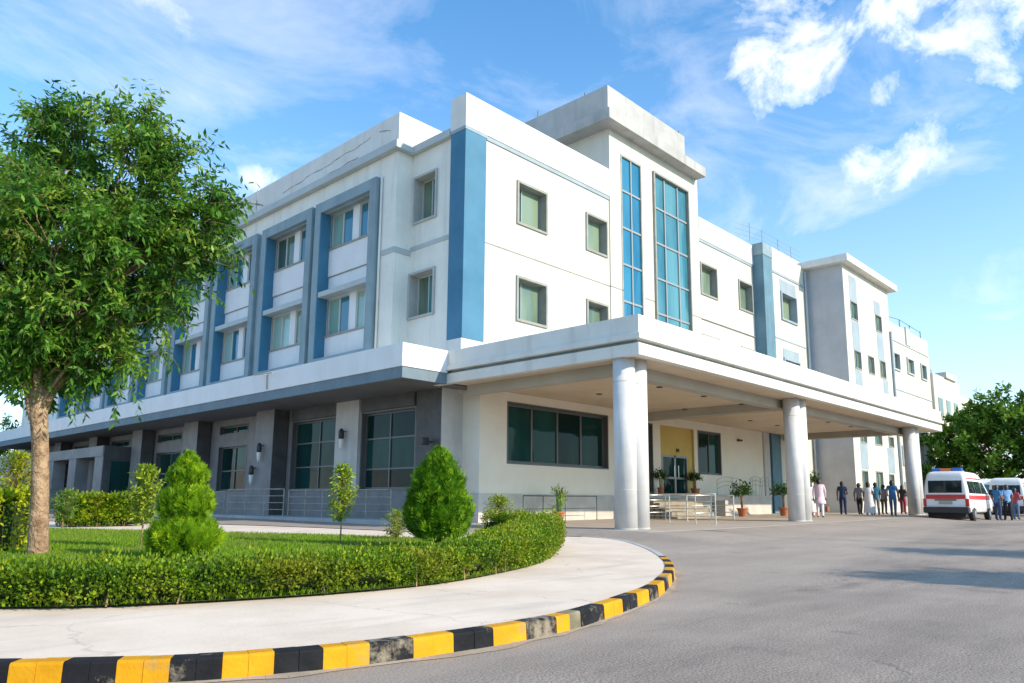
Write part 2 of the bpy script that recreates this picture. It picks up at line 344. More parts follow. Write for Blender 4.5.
def kerbpaint(name, c, c2, chip):
    m, nt, b = newmat(name)
    g = N(nt, 'ShaderNodeNewGeometry')
    n1 = N(nt, 'ShaderNodeTexNoise'); n1.inputs['Scale'].default_value = 5; n1.inputs['Detail'].default_value = 6
    nt.links.new(g.outputs['Position'], n1.inputs['Vector'])
    cr = N(nt, 'ShaderNodeValToRGB'); e = cr.color_ramp.elements; e[0].position = .35; e[0].color = (*c, 1); e[1].position = .7; e[1].color = (*c2, 1)
    nt.links.new(n1.outputs['Fac'], cr.inputs['Fac'])
    n2 = N(nt, 'ShaderNodeTexNoise'); n2.inputs['Scale'].default_value = 8; n2.inputs['Detail'].default_value = 9; n2.inputs['Roughness'].default_value = .72
    nt.links.new(g.outputs['Position'], n2.inputs['Vector'])
    n5 = N(nt, 'ShaderNodeTexNoise'); n5.inputs['Scale'].default_value = 1.3; nt.links.new(g.outputs['Position'], n5.inputs['Vector'])
    ad = N(nt, 'ShaderNodeMath', operation='ADD'); nt.links.new(n2.outputs['Fac'], ad.inputs[0]); nt.links.new(n5.outputs['Fac'], ad.inputs[1])
    r2 = N(nt, 'ShaderNodeValToRGB'); r2.color_ramp.elements[0].position = .53; r2.color_ramp.elements[1].position = .61
    mh = N(nt, 'ShaderNodeMath', operation='MULTIPLY'); mh.inputs[1].default_value = .5; nt.links.new(ad.outputs[0], mh.inputs[0])
    nt.links.new(mh.outputs[0], r2.inputs['Fac'])
    mx = N(nt, 'ShaderNodeMix', data_type='RGBA'); mx.inputs[7].default_value = (*chip, 1)
    nt.links.new(r2.outputs['Color'], mx.inputs[0]); nt.links.new(cr.outputs['Color'], mx.inputs[6])
    nt.links.new(mx.outputs[2], b.inputs['Base Color']); b.inputs['Roughness'].default_value = .75; b.inputs['Specular IOR Level'].default_value = .2
    n3 = N(nt, 'ShaderNodeTexNoise'); n3.inputs['Scale'].default_value = 40; n3.inputs['Detail'].default_value = 5
    nt.links.new(g.outputs['Position'], n3.inputs['Vector'])
    bp = N(nt, 'ShaderNodeBump'); bp.inputs['Strength'].default_value = .35; bp.inputs['Distance'].default_value = .01
    nt.links.new(n3.outputs['Fac'], bp.inputs['Height']); nt.links.new(bp.outputs['Normal'], b.inputs['Normal'])
    return m
M['kyellow'] = kerbpaint('yellow_kerb_paint', (.56,.26,.006), (.68,.34,.010), (.36,.24,.09))
M['kblack'] = kerbpaint('black_kerb_paint', (.008,.0085,.011), (.020,.020,.023), (.26,.22,.16))
M['kgrey'] = kerbpaint('bare_kerb_concrete', (.16,.14,.09), (.34,.30,.20), (.10,.10,.10))

# foliage materials
M['l_tree'] = leafmat('mango_leaves', [(.028,.095,.014),(.065,.185,.02),(.14,.31,.028),(.34,.46,.06)], .38, .45, .3)
M['l_hedge'] = leafmat('hedge_leaves', [(.04,.10,.006),(.11,.21,.008),(.20,.32,.010),(.40,.46,.02)], .35, .5, .25, patch=(.26,.27,.02), pscale=1.3)
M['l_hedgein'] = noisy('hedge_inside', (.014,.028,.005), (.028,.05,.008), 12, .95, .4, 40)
M['l_thuja'] = leafmat('thuja_sprays', [(.028,.10,.005),(.07,.20,.007),(.15,.32,.010),(.30,.46,.018)], .3, .55, .25)
M['l_thuja2'] = leafmat('lime_thuja_sprays', [(.05,.15,.005),(.13,.28,.008),(.26,.44,.012),(.48,.60,.02)], .35, .55, .25)
M['l_sapl'] = leafmat('young_tree_leaves', [(.12,.22,.012),(.21,.34,.018),(.33,.45,.025),(.48,.54,.05)], .4, .45, .4)
M['l_broad'] = leafmat('broad_tree_leaves', [(.035,.10,.012),(.075,.18,.018),(.13,.27,.025),(.21,.35,.035)], .35, .5, .3)
M['l_dark'] = leafmat('dark_pot_leaves', [(.02,.055,.012),(.04,.10,.018),(.08,.16,.025)], .3, .4, .4)
M['l_yellow'] = leafmat('yellow_green_leaves', [(.18,.30,.010),(.36,.44,.014),(.52,.56,.02),(.65,.62,.03)], .4, .5, .3)
M['l_grass'] = leafmat('lawn_blades', [(.08,.20,.010),(.14,.30,.014),(.22,.39,.018),(.33,.46,.03)], .4, .6, .2, patch=(.24,.27,.06), pscale=.8)

# ---------------------------------------------------------------- ground
def smooth01(t):
    t = min(max(t, 0), 1); return t*t*(3-2*t)
def road_z(x, y): return .22*smooth01((.733*x + .68*y - 8)/24)
def island_z(x, y): return .14 + .6*road_z(x, y)
def floor_z(x): return .25 + .15*smooth01((x-18)/26)

def sheet(name, mat, xs, ys, zf, dz):
    mb = MB(); nx = len(xs)
    for y in ys:
        for x in xs: mb.v.append((x, y, zf(x, y)+dz))
    for j in range(len(ys)-1):
        for i in range(nx-1):
            a = j*nx+i; mb.f.append((a, a+1, a+1+nx, a+nx)); mb.m.append(0)
    return mb.build(name, mat, smooth=True)
g1 = [-900,-400,-150,-60,-30,-15] + list(range(-10, 76, 2)) + [85,100,150,400,900]
tag(sheet('ground', M['earth'], g1, g1, road_z, -.06), kind='structure')
rx = [-40,-25,-15] + list(np.arange(-10, 60.1, 1.0)) + [70, 90, 120, 160]
ry = [-30,-22,-16] + list(np.arange(-12, 40.1, 1.0)) + [50, 60, 75]
tag(sheet('road', M['asphalt'], rx, ry, road_z, 0), kind='structure')

def smooth_closed(pts, per=8, closed=True):
    P = [Vector((p[0], p[1], 0)) for p in pts]; n = len(P); out = []
    rngi = range(n) if closed else range(n-1)
    for i in rngi:
        if closed: p0, p1, p2, p3 = P[i-1], P[i], P[(i+1) % n], P[(i+2) % n]
        else: p0, p1, p2, p3 = P[max(i-1,0)], P[i], P[i+1], P[min(i+2,n-1)]
        for k in range(per):
            t = k/per
            out.append(.5*((2*p1) + (p2-p0)*t + (2*p0-5*p1+4*p2-p3)*t*t + (3*p1-3*p2+p3-p0)*t**3))
    if not closed: out.append(P[-1])
    return out
def resample(pts, step):
    out = [pts[0].copy()]; acc = 0
    for a, b in zip(pts[:-1], pts[1:]):
        d = (b-a).length
        while acc + d >= step:
            t = (step-acc)/d; a = a.lerp(b, t); out.append(a.copy()); d = (b-a).length; acc = 0
        acc += d
    return out

front_edge = [(-6.5,13.6),(-4.0,10.9),(-1.6,8.0),(.2,5.95),(1.16,4.95),(1.97,4.34),(2.65,4.07),(3.2,3.95),(3.9,3.88),(4.7,3.93),(5.56,4.13),(6.76,4.51),(7.68,4.93),(8.62,5.43),(9.75,6.16),(11.15,7.25),(12.4,8.38),(13.6,9.65),(14.2,10.6),(14.3,11.4)]
back_edge = [(13.8,12.4),(13.2,13.4),(12.85,15),(12.5,17.4),(12.0,20.2),(11.1,23.4),(9.0,27.9),(6,33),(2,39)]
front_s = smooth_closed(front_edge, 8, False)
def offset_path(pts, d):
    out = []
    for i, p in enumerate(pts):
        t = pts[min(i+1, len(pts)-1)] - pts[max(i-1, 0)]; t.normalize()
        out.append(p + Vector((-t.y, t.x, 0))*d)
    return out
front_s = offset_path(front_s, -.05); back_s = smooth_closed([front_edge[-1]] + back_edge, 6, False)
outline = front_s[:-1] + back_s + [Vector((-8,39,0)), Vector((-12,22,0))]
def flat_poly(name, pts, mat, zf, dz):
    bm = bmesh.new()
    vs = [bm.verts.new((p[0], p[1], zf(p[0], p[1])+dz)) for p in pts]
    f = bm.faces.new(vs)
    if f.normal.z < 0: f.normal_flip()
    bmesh.ops.triangulate(bm, faces=bm.faces[:])
    me = bpy.data.meshes.new(name); bm.to_mesh(me); bm.free(); me.materials.append(mat)
    o = bpy.data.objects.new(name, me); link(o); return o
KW = .13                                        # kerb stone width
def offset_path(pts, d):
    out = []
    for i, p in enumerate(pts):
        t = pts[min(i+1, len(pts)-1)] - pts[max(i-1, 0)]; t.normalize()
        out.append(p + Vector((-t.y, t.x, 0))*d)
    return out
inner = offset_path(front_s, KW*.9)
pav_out = inner[:-1] + back_s + [Vector((-8,39,0)), Vector((-12,22,0))]
tag(flat_poly('sidewalk', pav_out, M['paving'], island_z, -.014), kind='structure')
# painted kerb stones: a run of half-metre stones, two per colour band, with open joints
kb = MB()
band_len = [.27,.27,.27,.27,.28,.28,.29,.30,.31,.34,.34,.36,.37,.46,.45,.44,.42,.42,.45]
cuts = [11.65 - .135*k for k in range(84, 0, -1)]; cuts_n = len(cuts); a_ = 11.65
for L_ in band_len + [.45]*22: cuts += [a_, a_ + L_/2]; a_ += L_
def along(path, dists):
    out = []; acc = 0; k = 0
    for p, q in zip(path[:-1], path[1:]):
        d = (q-p).length
        while k < len(dists) and dists[k] <= acc+d: out.append(p.lerp(q, (dists[k]-acc)/d)); k += 1
        acc += d
    return out
stones = along(front_s, cuts)
for i in range(len(stones)-1):
    a, b = stones[i], stones[i+1]
    t = (b-a).normalized(); nrm = Vector((-t.y, t.x, 0))
    a2 = a + t*.0014; b2 = b - t*.0014
    jit = random.uniform(-.003, .003); tz = random.uniform(-.002, .002)
    band = ((i-cuts_n)//2) % 2
    m = 0 if band == 0 else 1
    if i == cuts_n+25: m = 2
    if i > cuts_n+54: m = 3
    def prof(p):
        z = island_z(p.x, p.y) - .006 + tz; zr = road_z(p.x, p.y) - .05; o = nrm*jit
        return [p+o+Vector((0,0,zr)), p+o+nrm*.010+Vector((0,0,z-.016)), p+o+nrm*.014+Vector((0,0,z-.006)), p+o+nrm*.024+Vector((0,0,z)), p+o+nrm*KW+Vector((0,0,z)), p+o+nrm*KW+Vector((0,0,zr))]
    A, B = prof(a2), prof(b2)
    n0 = len(kb.v); kb.v += [tuple(q) for q in A+B]
    for k in range(5):
        kb.f.append((n0+k, n0+6+k, n0+7+k, n0+k+1)); kb.m.append(m)
    kb.f.append(tuple(n0+k for k in range(6))); kb.m.append(m)
    kb.f.append(tuple(n0+6+k for k in reversed(range(6)))); kb.m.append(m)
tag(kb.build('kerb', [M['kyellow'], M['kblack'], M['kgrey'], M['conc']]), kind='structure')
# plain kerb on the back of the island
kb2 = MB()
bs = resample(back_s, .5)
for a, b in zip(bs[:-1], bs[1:]):
    t = (b-a).normalized(); nr = Vector((-t.y, t.x, 0))
    za, zb = island_z(a.x,a.y)+.004, island_z(b.x,b.y)+.004
    p = [a-nr*.02, b-nr*.02, b+nr*.12, a+nr*.12]
    kb2.quad(*[(q.x,q.y,z) for q,z in zip(p,(za,zb,zb,za))])
    kb2.quad((p[0].x,p[0].y,za-.3),(p[1].x,p[1].y,zb-.3),(p[1].x,p[1].y,zb),(p[0].x,p[0].y,za))
tag(kb2.build('back_kerb', M['conc']), kind='structure')

hedge_front = [(-3.2,12.6),(-1.2,10.3),(.3,8.5),(1.65,7.13),(2.35,6.62),(3.28,6.28),(4.17,6.1),(5.26,6.09),(6.46,6.41),(8.0,7.05),(9.41,7.98),(10.72,9.02),(11.55,9.9)]
hf = smooth_closed(hedge_front, 6, False)
lawn_far = [(11.6,11.6),(10.9,11.9),(10.5,13.2),(10.1,14.6),(9.4,16.2),(8.4,18.2),(6.9,21.3),(5.3,24.1),(2,30),(-6,30),(-7,20)]
hfi = offset_path(hf, .10)
lawn_pts = [Vector((p.x,p.y,0)) for p in hfi] + [Vector((12.3,10.8,0))] + [Vector((*p,0)) for p in lawn_far]
tag(flat_poly('lawn', lawn_pts, M['soil'], island_z, .010), kind='structure')
# grass blades
def inside(poly, x, y):
    c = np.zeros(len(x), bool); n = len(poly)
    for i in range(n):
        x1, y1 = poly[i].x, poly[i].y; x2, y2 = poly[i-1].x, poly[i-1].y
        if y1 == y2: continue
        k = ((y1 > y) != (y2 > y)) & (x < (x2-x1)*(y-y1)/(y2-y1)+x1); c ^= k
    return c
ng = 330000
gx = rng.uniform(-1.5, 12.3, ng); gy = rng.uniform(6, 25, ng)
k = inside(lawn_pts, gx, gy) & (np.abs(.68*gx-.733*gy) < .78*(.733*gx+.68*gy)) & (rng.uniform(size=ng) < np.clip(14/(.733*gx+.68*gy), .15, 1))
gx, gy = gx[k], gy[k]; ng = len(gx)
def road_z_np(x, y):
    t = np.clip((.733*x+.68*y-8)/24, 0, 1); return .22*t*t*(3-2*t)
gz = .14+.6*road_z_np(gx, gy)+.008
U = np.stack([rng.normal(0,.4,ng), rng.normal(0,.4,ng), np.ones(ng)],1); U = unit(U)*rng.uniform(.03,.085,(ng,1))
V = unit(np.cross(U, rand_dirs(ng)))*rng.uniform(.004,.009,(ng,1))
tag(cards('grass', np.stack([gx,gy,gz],1), U, V, M['l_grass']), 'short bright green lawn grass inside the hedge border', 'grass', kind='stuff')

# porch floor slab and far pavement
mb = MB(); xs = np.arange(16.3, 60.1, 1.0)
for a, b in zip(xs[:-1], xs[1:]):
    za, zb = floor_z(a), floor_z(b)
    mb.quad((a,10.9,za),(b,10.9,zb),(b,24,zb),(a,24,za)); mb.quad((a,10.9,za-.4),(b,10.9,zb-.4),(b,10.9,zb),(a,10.9,za))
mb.quad((16.3,24,-.1),(16.3,10.9,-.1),(16.3,10.9,floor_z(16.3)),(16.3,24,floor_z(16.3)))
tag(mb.build('porch_floor', M['floor']), kind='structure')
mb = MB(); xs = [15.2,15.5,15.8,16.05,16.3]+list(np.arange(17.3,60.1,1.0)); ys = list(np.arange(7.6,10.91,.3))+list(np.arange(11.5,24,1.0))
def apron_z(x, y):
    d = max(0, 10.9-y, (16.3-x)*2.9); t = smooth01(d/3.2); return (floor_z(max(x,16.3))-.006)*(1-t)+(road_z(x,y)-.03)*t
for i in range(len(xs)-1):
    for j in range(len(ys)-1):
        if xs[i] >= 16.29 and ys[j] > 10.9: continue
        q = [(x,y,apron_z(x,y)) for x,y in ((xs[i],ys[j]),(xs[i+1],ys[j]),(xs[i+1],ys[j+1]),(xs[i],ys[j+1]))]
        mb.quad(*q)
tag(mb.build('porch_apron', M['asphalt'], smooth=True), kind='structure')
# plinth pavement along the left wing
mb = MB(); mb.box(15.6, 19, 21.0, 75, -.1, .34)
tag(mb.build('wing_pavement', M['conc'], bevel=.02), kind='structure')
# sand drifted at the kerb foot: thin irregular lens
mb = MB(); pth = resample(front_s, .12)
for i in range(len(pth)-1):
    a, b = pth[i], pth[i+1]; t=(b-a).normalized(); nr=Vector((t.y,-t.x,0))
    def wd(p): return .02+.16*max(0, noise.noise(Vector((p.x*1.3,p.y*1.3,3))))+.12*max(0,noise.noise(Vector((p.x*4,p.y*4,9))))
    pa, pb = a+nr*wd(a), b+nr*wd(b)
    ai, bi = a-nr*.01, b-nr*.01
    mb.quad((ai.x,ai.y,road_z(a.x,a.y)+.014),(pa.x,pa.y,road_z(pa.x,pa.y)+.004),(pb.x,pb.y,road_z(pb.x,pb.y)+.004),(bi.x,bi.y,road_z(b.x,b.y)+.014))
tag(mb.build('roadside_dust', M['sand'], smooth=True), kind='structure')

# ---------------------------------------------------------------- facade helpers
def mp(o, plane, u, d, z): return (u, plane+d, z) if o == 'y' else (plane+d, u, z)
def fbox(mb, o, plane, u0, u1, d0, d1, z0, z1, m=0):
    if o == 'y': mb.box(u0,u1,plane+d0,plane+d1,z0,z1,m)
    else: mb.box(plane+d0,plane+d1,u0,u1,z0,z1,m)
def facade(mb, o, plane, u0, u1, z0, z1, holes=(), m=0):
    us = sorted(set([u0,u1]+[h[0] for h in holes]+[h[1] for h in holes])); zs = sorted(set([z0,z1]+[h[2] for h in holes]+[h[3] for h in holes]))
    us = [u for u in us if u0 <= u <= u1]; zs = [z for z in zs if z0 <= z <= z1]
    for a, b in zip(us[:-1], us[1:]):
        for c, d in zip(zs[:-1], zs[1:]):
            uc, zc = (a+b)/2, (c+d)/2
            if any(h[0] < uc < h[1] and h[2] < zc < h[3] for h in holes): continue
            q = [mp(o,plane,a,0,c), mp(o,plane,b,0,c), mp(o,plane,b,0,d), mp(o,plane,a,0,d)]
            if o == 'x': q.reverse()
            mb.quad(*q, m=m)
def window(bld, o, plane, u0, u1, z0, z1, depth=.32, surround=.10, proud=.07, mull=(.32,), glass='glass', frame='winframe', bar='alu', trans=(), fw=.05, sill=True, name='window'):
    """recess + proud surround (part), panes and mullions (sub-parts); u0..u1 x z0..z1 is the OUTER size of the surround"""
    s = surround
    mb = MB()
    for a in ((u0,u0+s,z0,z1),(u1-s,u1,z0,z1),(u0+s,u1-s,z0,z0+s),(u0+s,u1-s,z1-s,z1)):
        fbox(mb, o, plane, a[0], a[1], -proud, depth+.06, a[2], a[3])
    w = mb.build(name, M[frame], bld)
    a0, a1, b0, b1 = u0+s, u1-s, z0+s, z1-s
    mb = MB()
    for x in ((a0,a0+fw,b0,b1),(a1-fw,a1,b0,b1),(a0+fw,a1-fw,b0,b0+fw),(a0+fw,a1-fw,b1-fw,b1)):
        fbox(mb, o, plane, x[0], x[1], depth-.05, depth+.03, x[2], x[3])
    W = a1-a0; H = b1-b0
    for t in mull: fbox(mb, o, plane, a0+W*t-fw*.5, a0+W*t+fw*.5, depth-.045, depth+.025, b0+fw, b1-fw)
    for t in trans: fbox(mb, o, plane, a0+fw, a1-fw, depth-.04, depth+.02, b0+H*t-fw*.45, b0+H*t+fw*.45)
    mb.build('frame', M[bar], w)
    edges = [0]+list(mull)+[1]; te = [0]+list(trans)+[1]
    for i in range(len(edges)-1):
        mb = MB()
        for j in range(len(te)-1):
            dd = depth + .004*(i % 2)
            q = [mp(o,plane,a0+W*edges[i],dd,b0+H*te[j]), mp(o,plane,a0+W*edges[i+1],dd,b0+H*te[j]), mp(o,plane,a0+W*edges[i+1],dd,b0+H*te[j+1]), mp(o,plane,a0+W*edges[i],dd,b0+H*te[j+1])]
            if o == 'x': q.reverse()
            mb.quad(*q)
        mb.build('pane', M['glassteal' if glass == 'glass' and i == 0 and len(edges) > 2 else glass], w)
    return w

# ---------------------------------------------------------------- main building
XM, YF, XR = 17.62, 20.3, 18.42
bld = thing('hospital_building', 'long three storey white hospital building with blue corner pylon and grey framed window bays', 'building')
LEFT_END = 76.0
bay_y = [24.76, 29.72, 34.9, 40.0, 45.15, 50.3, 55.45, 60.6]
open_holes = [(y+.45, y+4.22, 7.1, 13.9) for y in bay_y]
# upper wall of the left wing
mb = MB(); facade(mb, 'x', XM, 23.68, LEFT_END, 4.9, 15.28, open_holes)
mb.quad((XM,23.68,4.9),(XR,23.68,4.9),(XR,23.68,15.28),(XM,23.68,15.28))
facade(mb, 'x', XR, YF, 23.68, 4.9, 15.28, [(22.03,23.52,12.2,14.27),(22.03,23.66,8.2,10.15)])
mb.quad((XM,LEFT_END,0),(XM,LEFT_END,17),(40,LEFT_END,17),(40,LEFT_END,0))
mb.build('wall', M['offwhite'], bld)
# cornice round the left wing and the recess
mb = MB(); mb.box(XM-.28, XM+.4, 23.40, LEFT_END, 15.28, 15.62); mb.box(XM+.4, XR+.3, 23.40, 23.9, 15.28, 15.62); mb.box(XR-.22, XR+.3, YF+.84, 23.40, 15.28, 15.60)
mb.build('cornice', M['trim'], bld, bevel=.015)
mb = MB(); mb.box(XM-.02, XM+.3, 23.62, LEFT_END, 15.62, 16.98); mb.box(XM+.3, 26.6, 23.62, 23.92, 15.62, 16.98); mb.box(XM+.3, 40, 23.92, LEFT_END, 15.2, 15.65)
mb.build('parapet', M['parapet'], bld, bevel=.01)
# thin brackets and an aerial on the parapet
for y in (35.0, 41.5):
    mb = MB(); mb.tube([(XM-.02,y,16.0),(XM-.85,y-.35,15.85)], .03, 6); mb.tube([(XM-.02,y+.3,16.1),(XM-.5,y+.9,16.25)], .022, 6)
    mb.tube([(XM-.4,y-.1,15.6),(XM-.4,y-.1,16.7)], .02, 6)
    mb.build('parapet_bracket', M['winframe'], bld)
for (ya,za,yb,zb) in ((25.6,16.45,33.0,16.1),(26.5,15.9,29.2,15.82),(24.2,16.3,25.0,16.55)):
    n=26; mb = MB(); up=[];dn=[]
    for k in range(n+1):
        t=k/n; y=ya+(yb-ya)*t; z=za+(zb-za)*t+.10*noise.noise(Vector((y*1.7,za,0))); w=.012+.022*max(0,noise.noise(Vector((y*3,za*5,2)))+.3)
        up.append((XM-.024,y,z+w)); dn.append((XM-.024,y,z-w))
    for k in range(n): mb.quad(dn[k+1],dn[k],up[k],up[k+1])
    mb.build('crack', M['sand'], bld)
# window bays of the left wing
for i, y in enumerate(bay_y):
    XF = XM-.25; yl = y+4.65
    mb = MB()
    mb.box(XF, XM+.34, y, y+.45, 6.85, 14.4); mb.box(XF, XM+.34, y+4.22, yl, 6.85, 14.4)
    mb.box(XF, XM+.34, y+.45, y+4.22, 13.92, 14.4); mb.box(XF, XM+.34, y+.45, y+4.22, 6.85, 7.12)
    fr = mb.build('bay_frame', M['greyblue'], bld)
    mb = MB(); mb.quad((XF+.02,y+4.217,7.12),(XM+.30,y+4.217,7.12),(XM+.30,y+4.217,13.92),(XF+.02,y+4.217,13.92))
    mb.box(XF+.02, XM+.30, y+4.16, y+4.217, 7.12, 13.92)
    mb.build('jamb', M['blue'], fr)
    XP = XM+.30
    mb = MB(); facade(mb, 'x', XP, y+.45, y+4.22, 7.1, 13.92, [(y+.6,y+4.14,12.28,13.9),(y+.6,y+4.14,8.23,9.9)])
    mb.box(XP-.05, XP+.05, y+.45, y+4.16, 7.12, 8.16); mb.box(XP-.05, XP+.05, y+.45, y+4.16, 10.98, 12.2)
    mb.build('spandrel_panel', M['panel'], fr)
    mb = MB(); mb.box(XF+.04, XP+.2, y+.452, y+4.158, 9.93, 10.16)
    mb.build('sun_shelf', M['trim'], bld)
    for nm,b in (('sill',(XP-.10,XP+.2,y+.452,y+4.158,12.2,12.28)),('sill',(XP-.10,XP+.2,y+.452,y+4.158,8.15,8.23)),('joint_line',(XP-.03,XP-.001,y+.46,y+4.15,10.93,10.975))):
        mb = MB(); mb.box(*b); mb.build(nm, M['winframe'], fr)
    for z0, z1 in ((12.28,13.92),(8.23,9.93)):
        mb = MB()
        mb.box(XP+.02, XP+.22, y+1.95, y+2.45, z0, z1)
        w = mb.build('window', M['panel'], bld)
        mb = MB(); X0, X1 = XP+.06, XP+.13
        for a, b, ms in ((y+.5, y+1.95, (y+1.35,)), (y+2.45, y+4.16, (y+3.25,))):
            mb.box(X0,X1,a,a+.07,z0,z1); mb.box(X0,X1,b-.07,b,z0,z1); mb.box(X0,X1,a+.07,b-.07,z0,z0+.07); mb.box(X0,X1,a+.07,b-.07,z1-.07,z1)
            for q in ms: mb.box(X0+.005,X1+.005,q-.04,q+.04,z0+.07,z1-.07)
        mb.build('frame', M['lightalu'], w)
        k = i*2+(z0 < 10)
        for (a, b) in ((y+.5,y+1.35),(y+1.35,y+1.95),(y+2.45,y+3.25),(y+3.25,y+4.16)):
            g = random.random()
            if b == y+4.16: gl = 'curt' if random.random() < .85 else 'glass'
            else: gl = random.choice(['glassblue','glassblue','glass','curt'])
            if gl == 'curt' and 'curt' not in M: M['curt'] = glassmat('pale_green_curtained_glass', (.20,.36,.32), (.34,.50,.44), .06, .5)
            mb = MB(); mb.quad((XP+.1,b,z0),(XP+.1,a,z0),(XP+.1,a,z1),(XP+.1,b,z1)); mb.build('pane', M[gl], w)
    if i < len(bay_y)-1:
        yn = bay_y[i+1]
        mb = MB(); mb.box(XM-.05, XM+.1, yl+.003, yn-.003, 6.2, 14.25); mb.build('pilaster', M['greyblue'], bld)
        mb = MB(); mb.tube([(XM-.12,(yl+yn)/2,6.2),(XM-.12,(yl+yn)/2,14.2)], .055, 8); mb.build('drainpipe', M['greyblue'], bld, smooth=True)
mb = MB(); mb.tube([(XM-.07,24.62,6.2),(XM-.07,24.62,14.4)], .05, 8); mb.build('drainpipe', M['offwhite'], bld, smooth=True)  # added pipe standing for the bay frame's sunlit side, light in its pale colour
# string course on the corner and recess
mb = MB(); mb.box(XM-.03, XM+.2, 23.64, 24.52, 10.92, 11.15); mb.box(XM+.2, XR, 23.64, 23.9, 10.92, 11.15); mb.box(XR-.03, XR+.1, 21.12, 23.64, 11.10, 11.28)
mb.build('string_course', M['trim'], bld)
window(bld, 'x', XR, 22.03, 23.52, 12.2, 14.27, depth=.42, surround=.09, proud=.08, mull=(.52,), glass='glass', frame='trimwarm', bar='lightalu')
window(bld, 'x', XR, 22.03, 23.66, 8.2, 10.15, depth=.42, surround=.09, proud=.08, mull=(.52,), glass='glass', frame='trimwarm', bar='lightalu')
# blue corner pylon
mb = MB(); mb.box(18.26, 19.38, YF-.06, 21.1, 6.98, 15.30); mb.build('blue_pylon', M['blue'], bld)
mb = MB(); mb.box(18.24, 19.9, YF-.05, 21.12, 4.9, 6.98); mb.build('pylon_base', M['parapet'], bld)
mb = MB(); mb.box(18.24, 20.4, YF-.08, 21.12, 15.44, 16.8); mb.build('pylon_top', M['parapet'], bld)
mb = MB(); mb.box(18.24, 19.42, YF-.075, 21.115, 15.30, 15.44); mb.build('pylon_band', M['band'], bld)
# right facade upper wall
W2 = [(21.2,23.1,12.27,14.17),(21.2,23.1,8.17,10.07),(25.78,27.42,12.32,14.14),(25.78,27.42,8.32,10.03),(36.0,37.9,12.4,14.28),(36.0,37.9,8.25,10.15),(40.5,42.3,12.4,14.28),(40.5,42.3,8.25,10.15)]
TW = [(28.5,30.3,8.2,17.95),(31.31,34.8,6.6,18.0)]
mb = MB(); facade(mb, 'y', YF, 18.5, 27.6, 4.9, 16.5, W2)
facade(mb, 'y', YF-.06, 27.6, 35.9, 4.9, 19.4, TW); facade(mb, 'y', YF, 35.9, 42.75, 4.9, 16.5, W2)
mb.quad((27.6,YF,4.9),(27.6,YF-.06,4.9),(27.6,YF-.06,19.4),(27.6,32,19.4),(27.6,32,15),(27.6,YF,15)); mb.quad((35.9,YF-.06,4.9),(35.9,32,15),(35.9,32,19.4),(35.9,YF-.06,19.4))
mb.quad((18.5,20.5,15.6),(42.7,20.5,15.6),(42.7,34,15.6),(18.5,34,15.6))
mb.build('front_wall', M['white'], bld)
for h in W2: window(bld, 'y', YF, *h, depth=.34, surround=.10, proud=.07, mull=(.30,), glass='glass')
# parapet band of the right facade
for x0, x1, z0, z1 in ((20.4,27.58,15.44,16.8),(35.92,42.7,15.62,16.86)):
    mb = MB(); mb.box(x0, x1, YF-.08, YF+.25, z0, z1); mb.build('front_parapet', M['parapet'], bld)
for x0, x1, z0, z1 in ((19.42,27.58,15.26,15.44),(35.92,42.7,15.46,15.62)):
    mb = MB(); mb.box(x0, x1, YF-.05, YF+.05, z0, z1); mb.build('parapet_band', M['band'], bld)
for x0, x1, d0, d1 in ((19.4,27.6,-.02,.02),(27.6,28.6,-.08,-.04),(30.4,31.3,-.08,-.04),(34.8,42.7,-.08,.02)):
    mb = MB(); mb.box(x0, x1, YF+d0, YF+d1, 10.98, 11.02); mb.build('joint_line', M['winframe'], bld)
# tower cap
mb = MB(); mb.box(26.75, 35.75, YF-.72, 33, 18.95, 19.5)
mb.build('tower_cornice', M['conc'], bld, bevel=.02)
mb = MB(); mb.box(26.9, 33.9, YF-.52, YF-.25, 19.5, 20.75); mb.box(26.9, 27.15, YF-.25, 33, 19.5, 20.75); mb.box(33.65, 33.9, YF-.25, 33, 19.5, 20.75); mb.box(27.15,33.65,32.7,33,19.5,20.75)
mb.build('tower_parapet', M['conc'], bld, bevel=.02)
for x, y, h in ((26.95,24.3,.35),(26.95,21.2,.15),(27.0,27.6,.4),(33.5,19.9,.2)): 
    mb = MB(); mb.tube([(x,y,20.75),(x,y,20.75+h)], .03, 6); mb.build('lightning_rod', M['iron'], bld)
# curtain windows of the tower
def curtain(u0, u1, z0, z1, cols, rows, glass, fr):
    mb = MB(); P = YF-.06
    for a in ((u0,u0+.10,z0,z1),(u1-.10,u1,z0,z1),(u0+.1,u1-.1,z1-.1,z1),(u0+.1,u1-.1,z0,z0+.1)): fbox(mb,'y',P,a[0],a[1],-fr,.2,a[2],a[3])
    w = mb.build('curtain_window', M['winframe'], bld)
    mb = MB()
    for c in cols: fbox(mb,'y',P,c-.045,c+.045,.0,.10,z0+.1,z1-.1)
    for r in rows: fbox(mb,'y',P,u0+.1,u1-.1,.01,.09,r-.05,r+.05)
    mb.build('frame', M['alu'], w)
    mb = MB(); us=[u0+.1]+list(cols)+[u1-.1]; zs=[z0+.1]+list(rows)+[z1-.1]
    for a,b in zip(us[:-1],us[1:]):
        for c,d in zip(zs[:-1],zs[1:]):
            e = [random.uniform(-.004,.004) for _ in range(4)]
            mb.quad((a,P+.06+e[0],c),(b,P+.06+e[1],c),(b,P+.06+e[2],d),(a,P+.06+e[3],d))
    mb.build('pane', M[glass], w)
curtain(28.5,30.3,8.2,17.95,(29.4,),(16.1,14.2,12.35,10.5,9.0),'curtain1',.02)
curtain(31.31,34.8,6.6,18.0,(32.45,33.75),(16.1,14.2,12.3,10.45,8.6),'curtain2',.12)
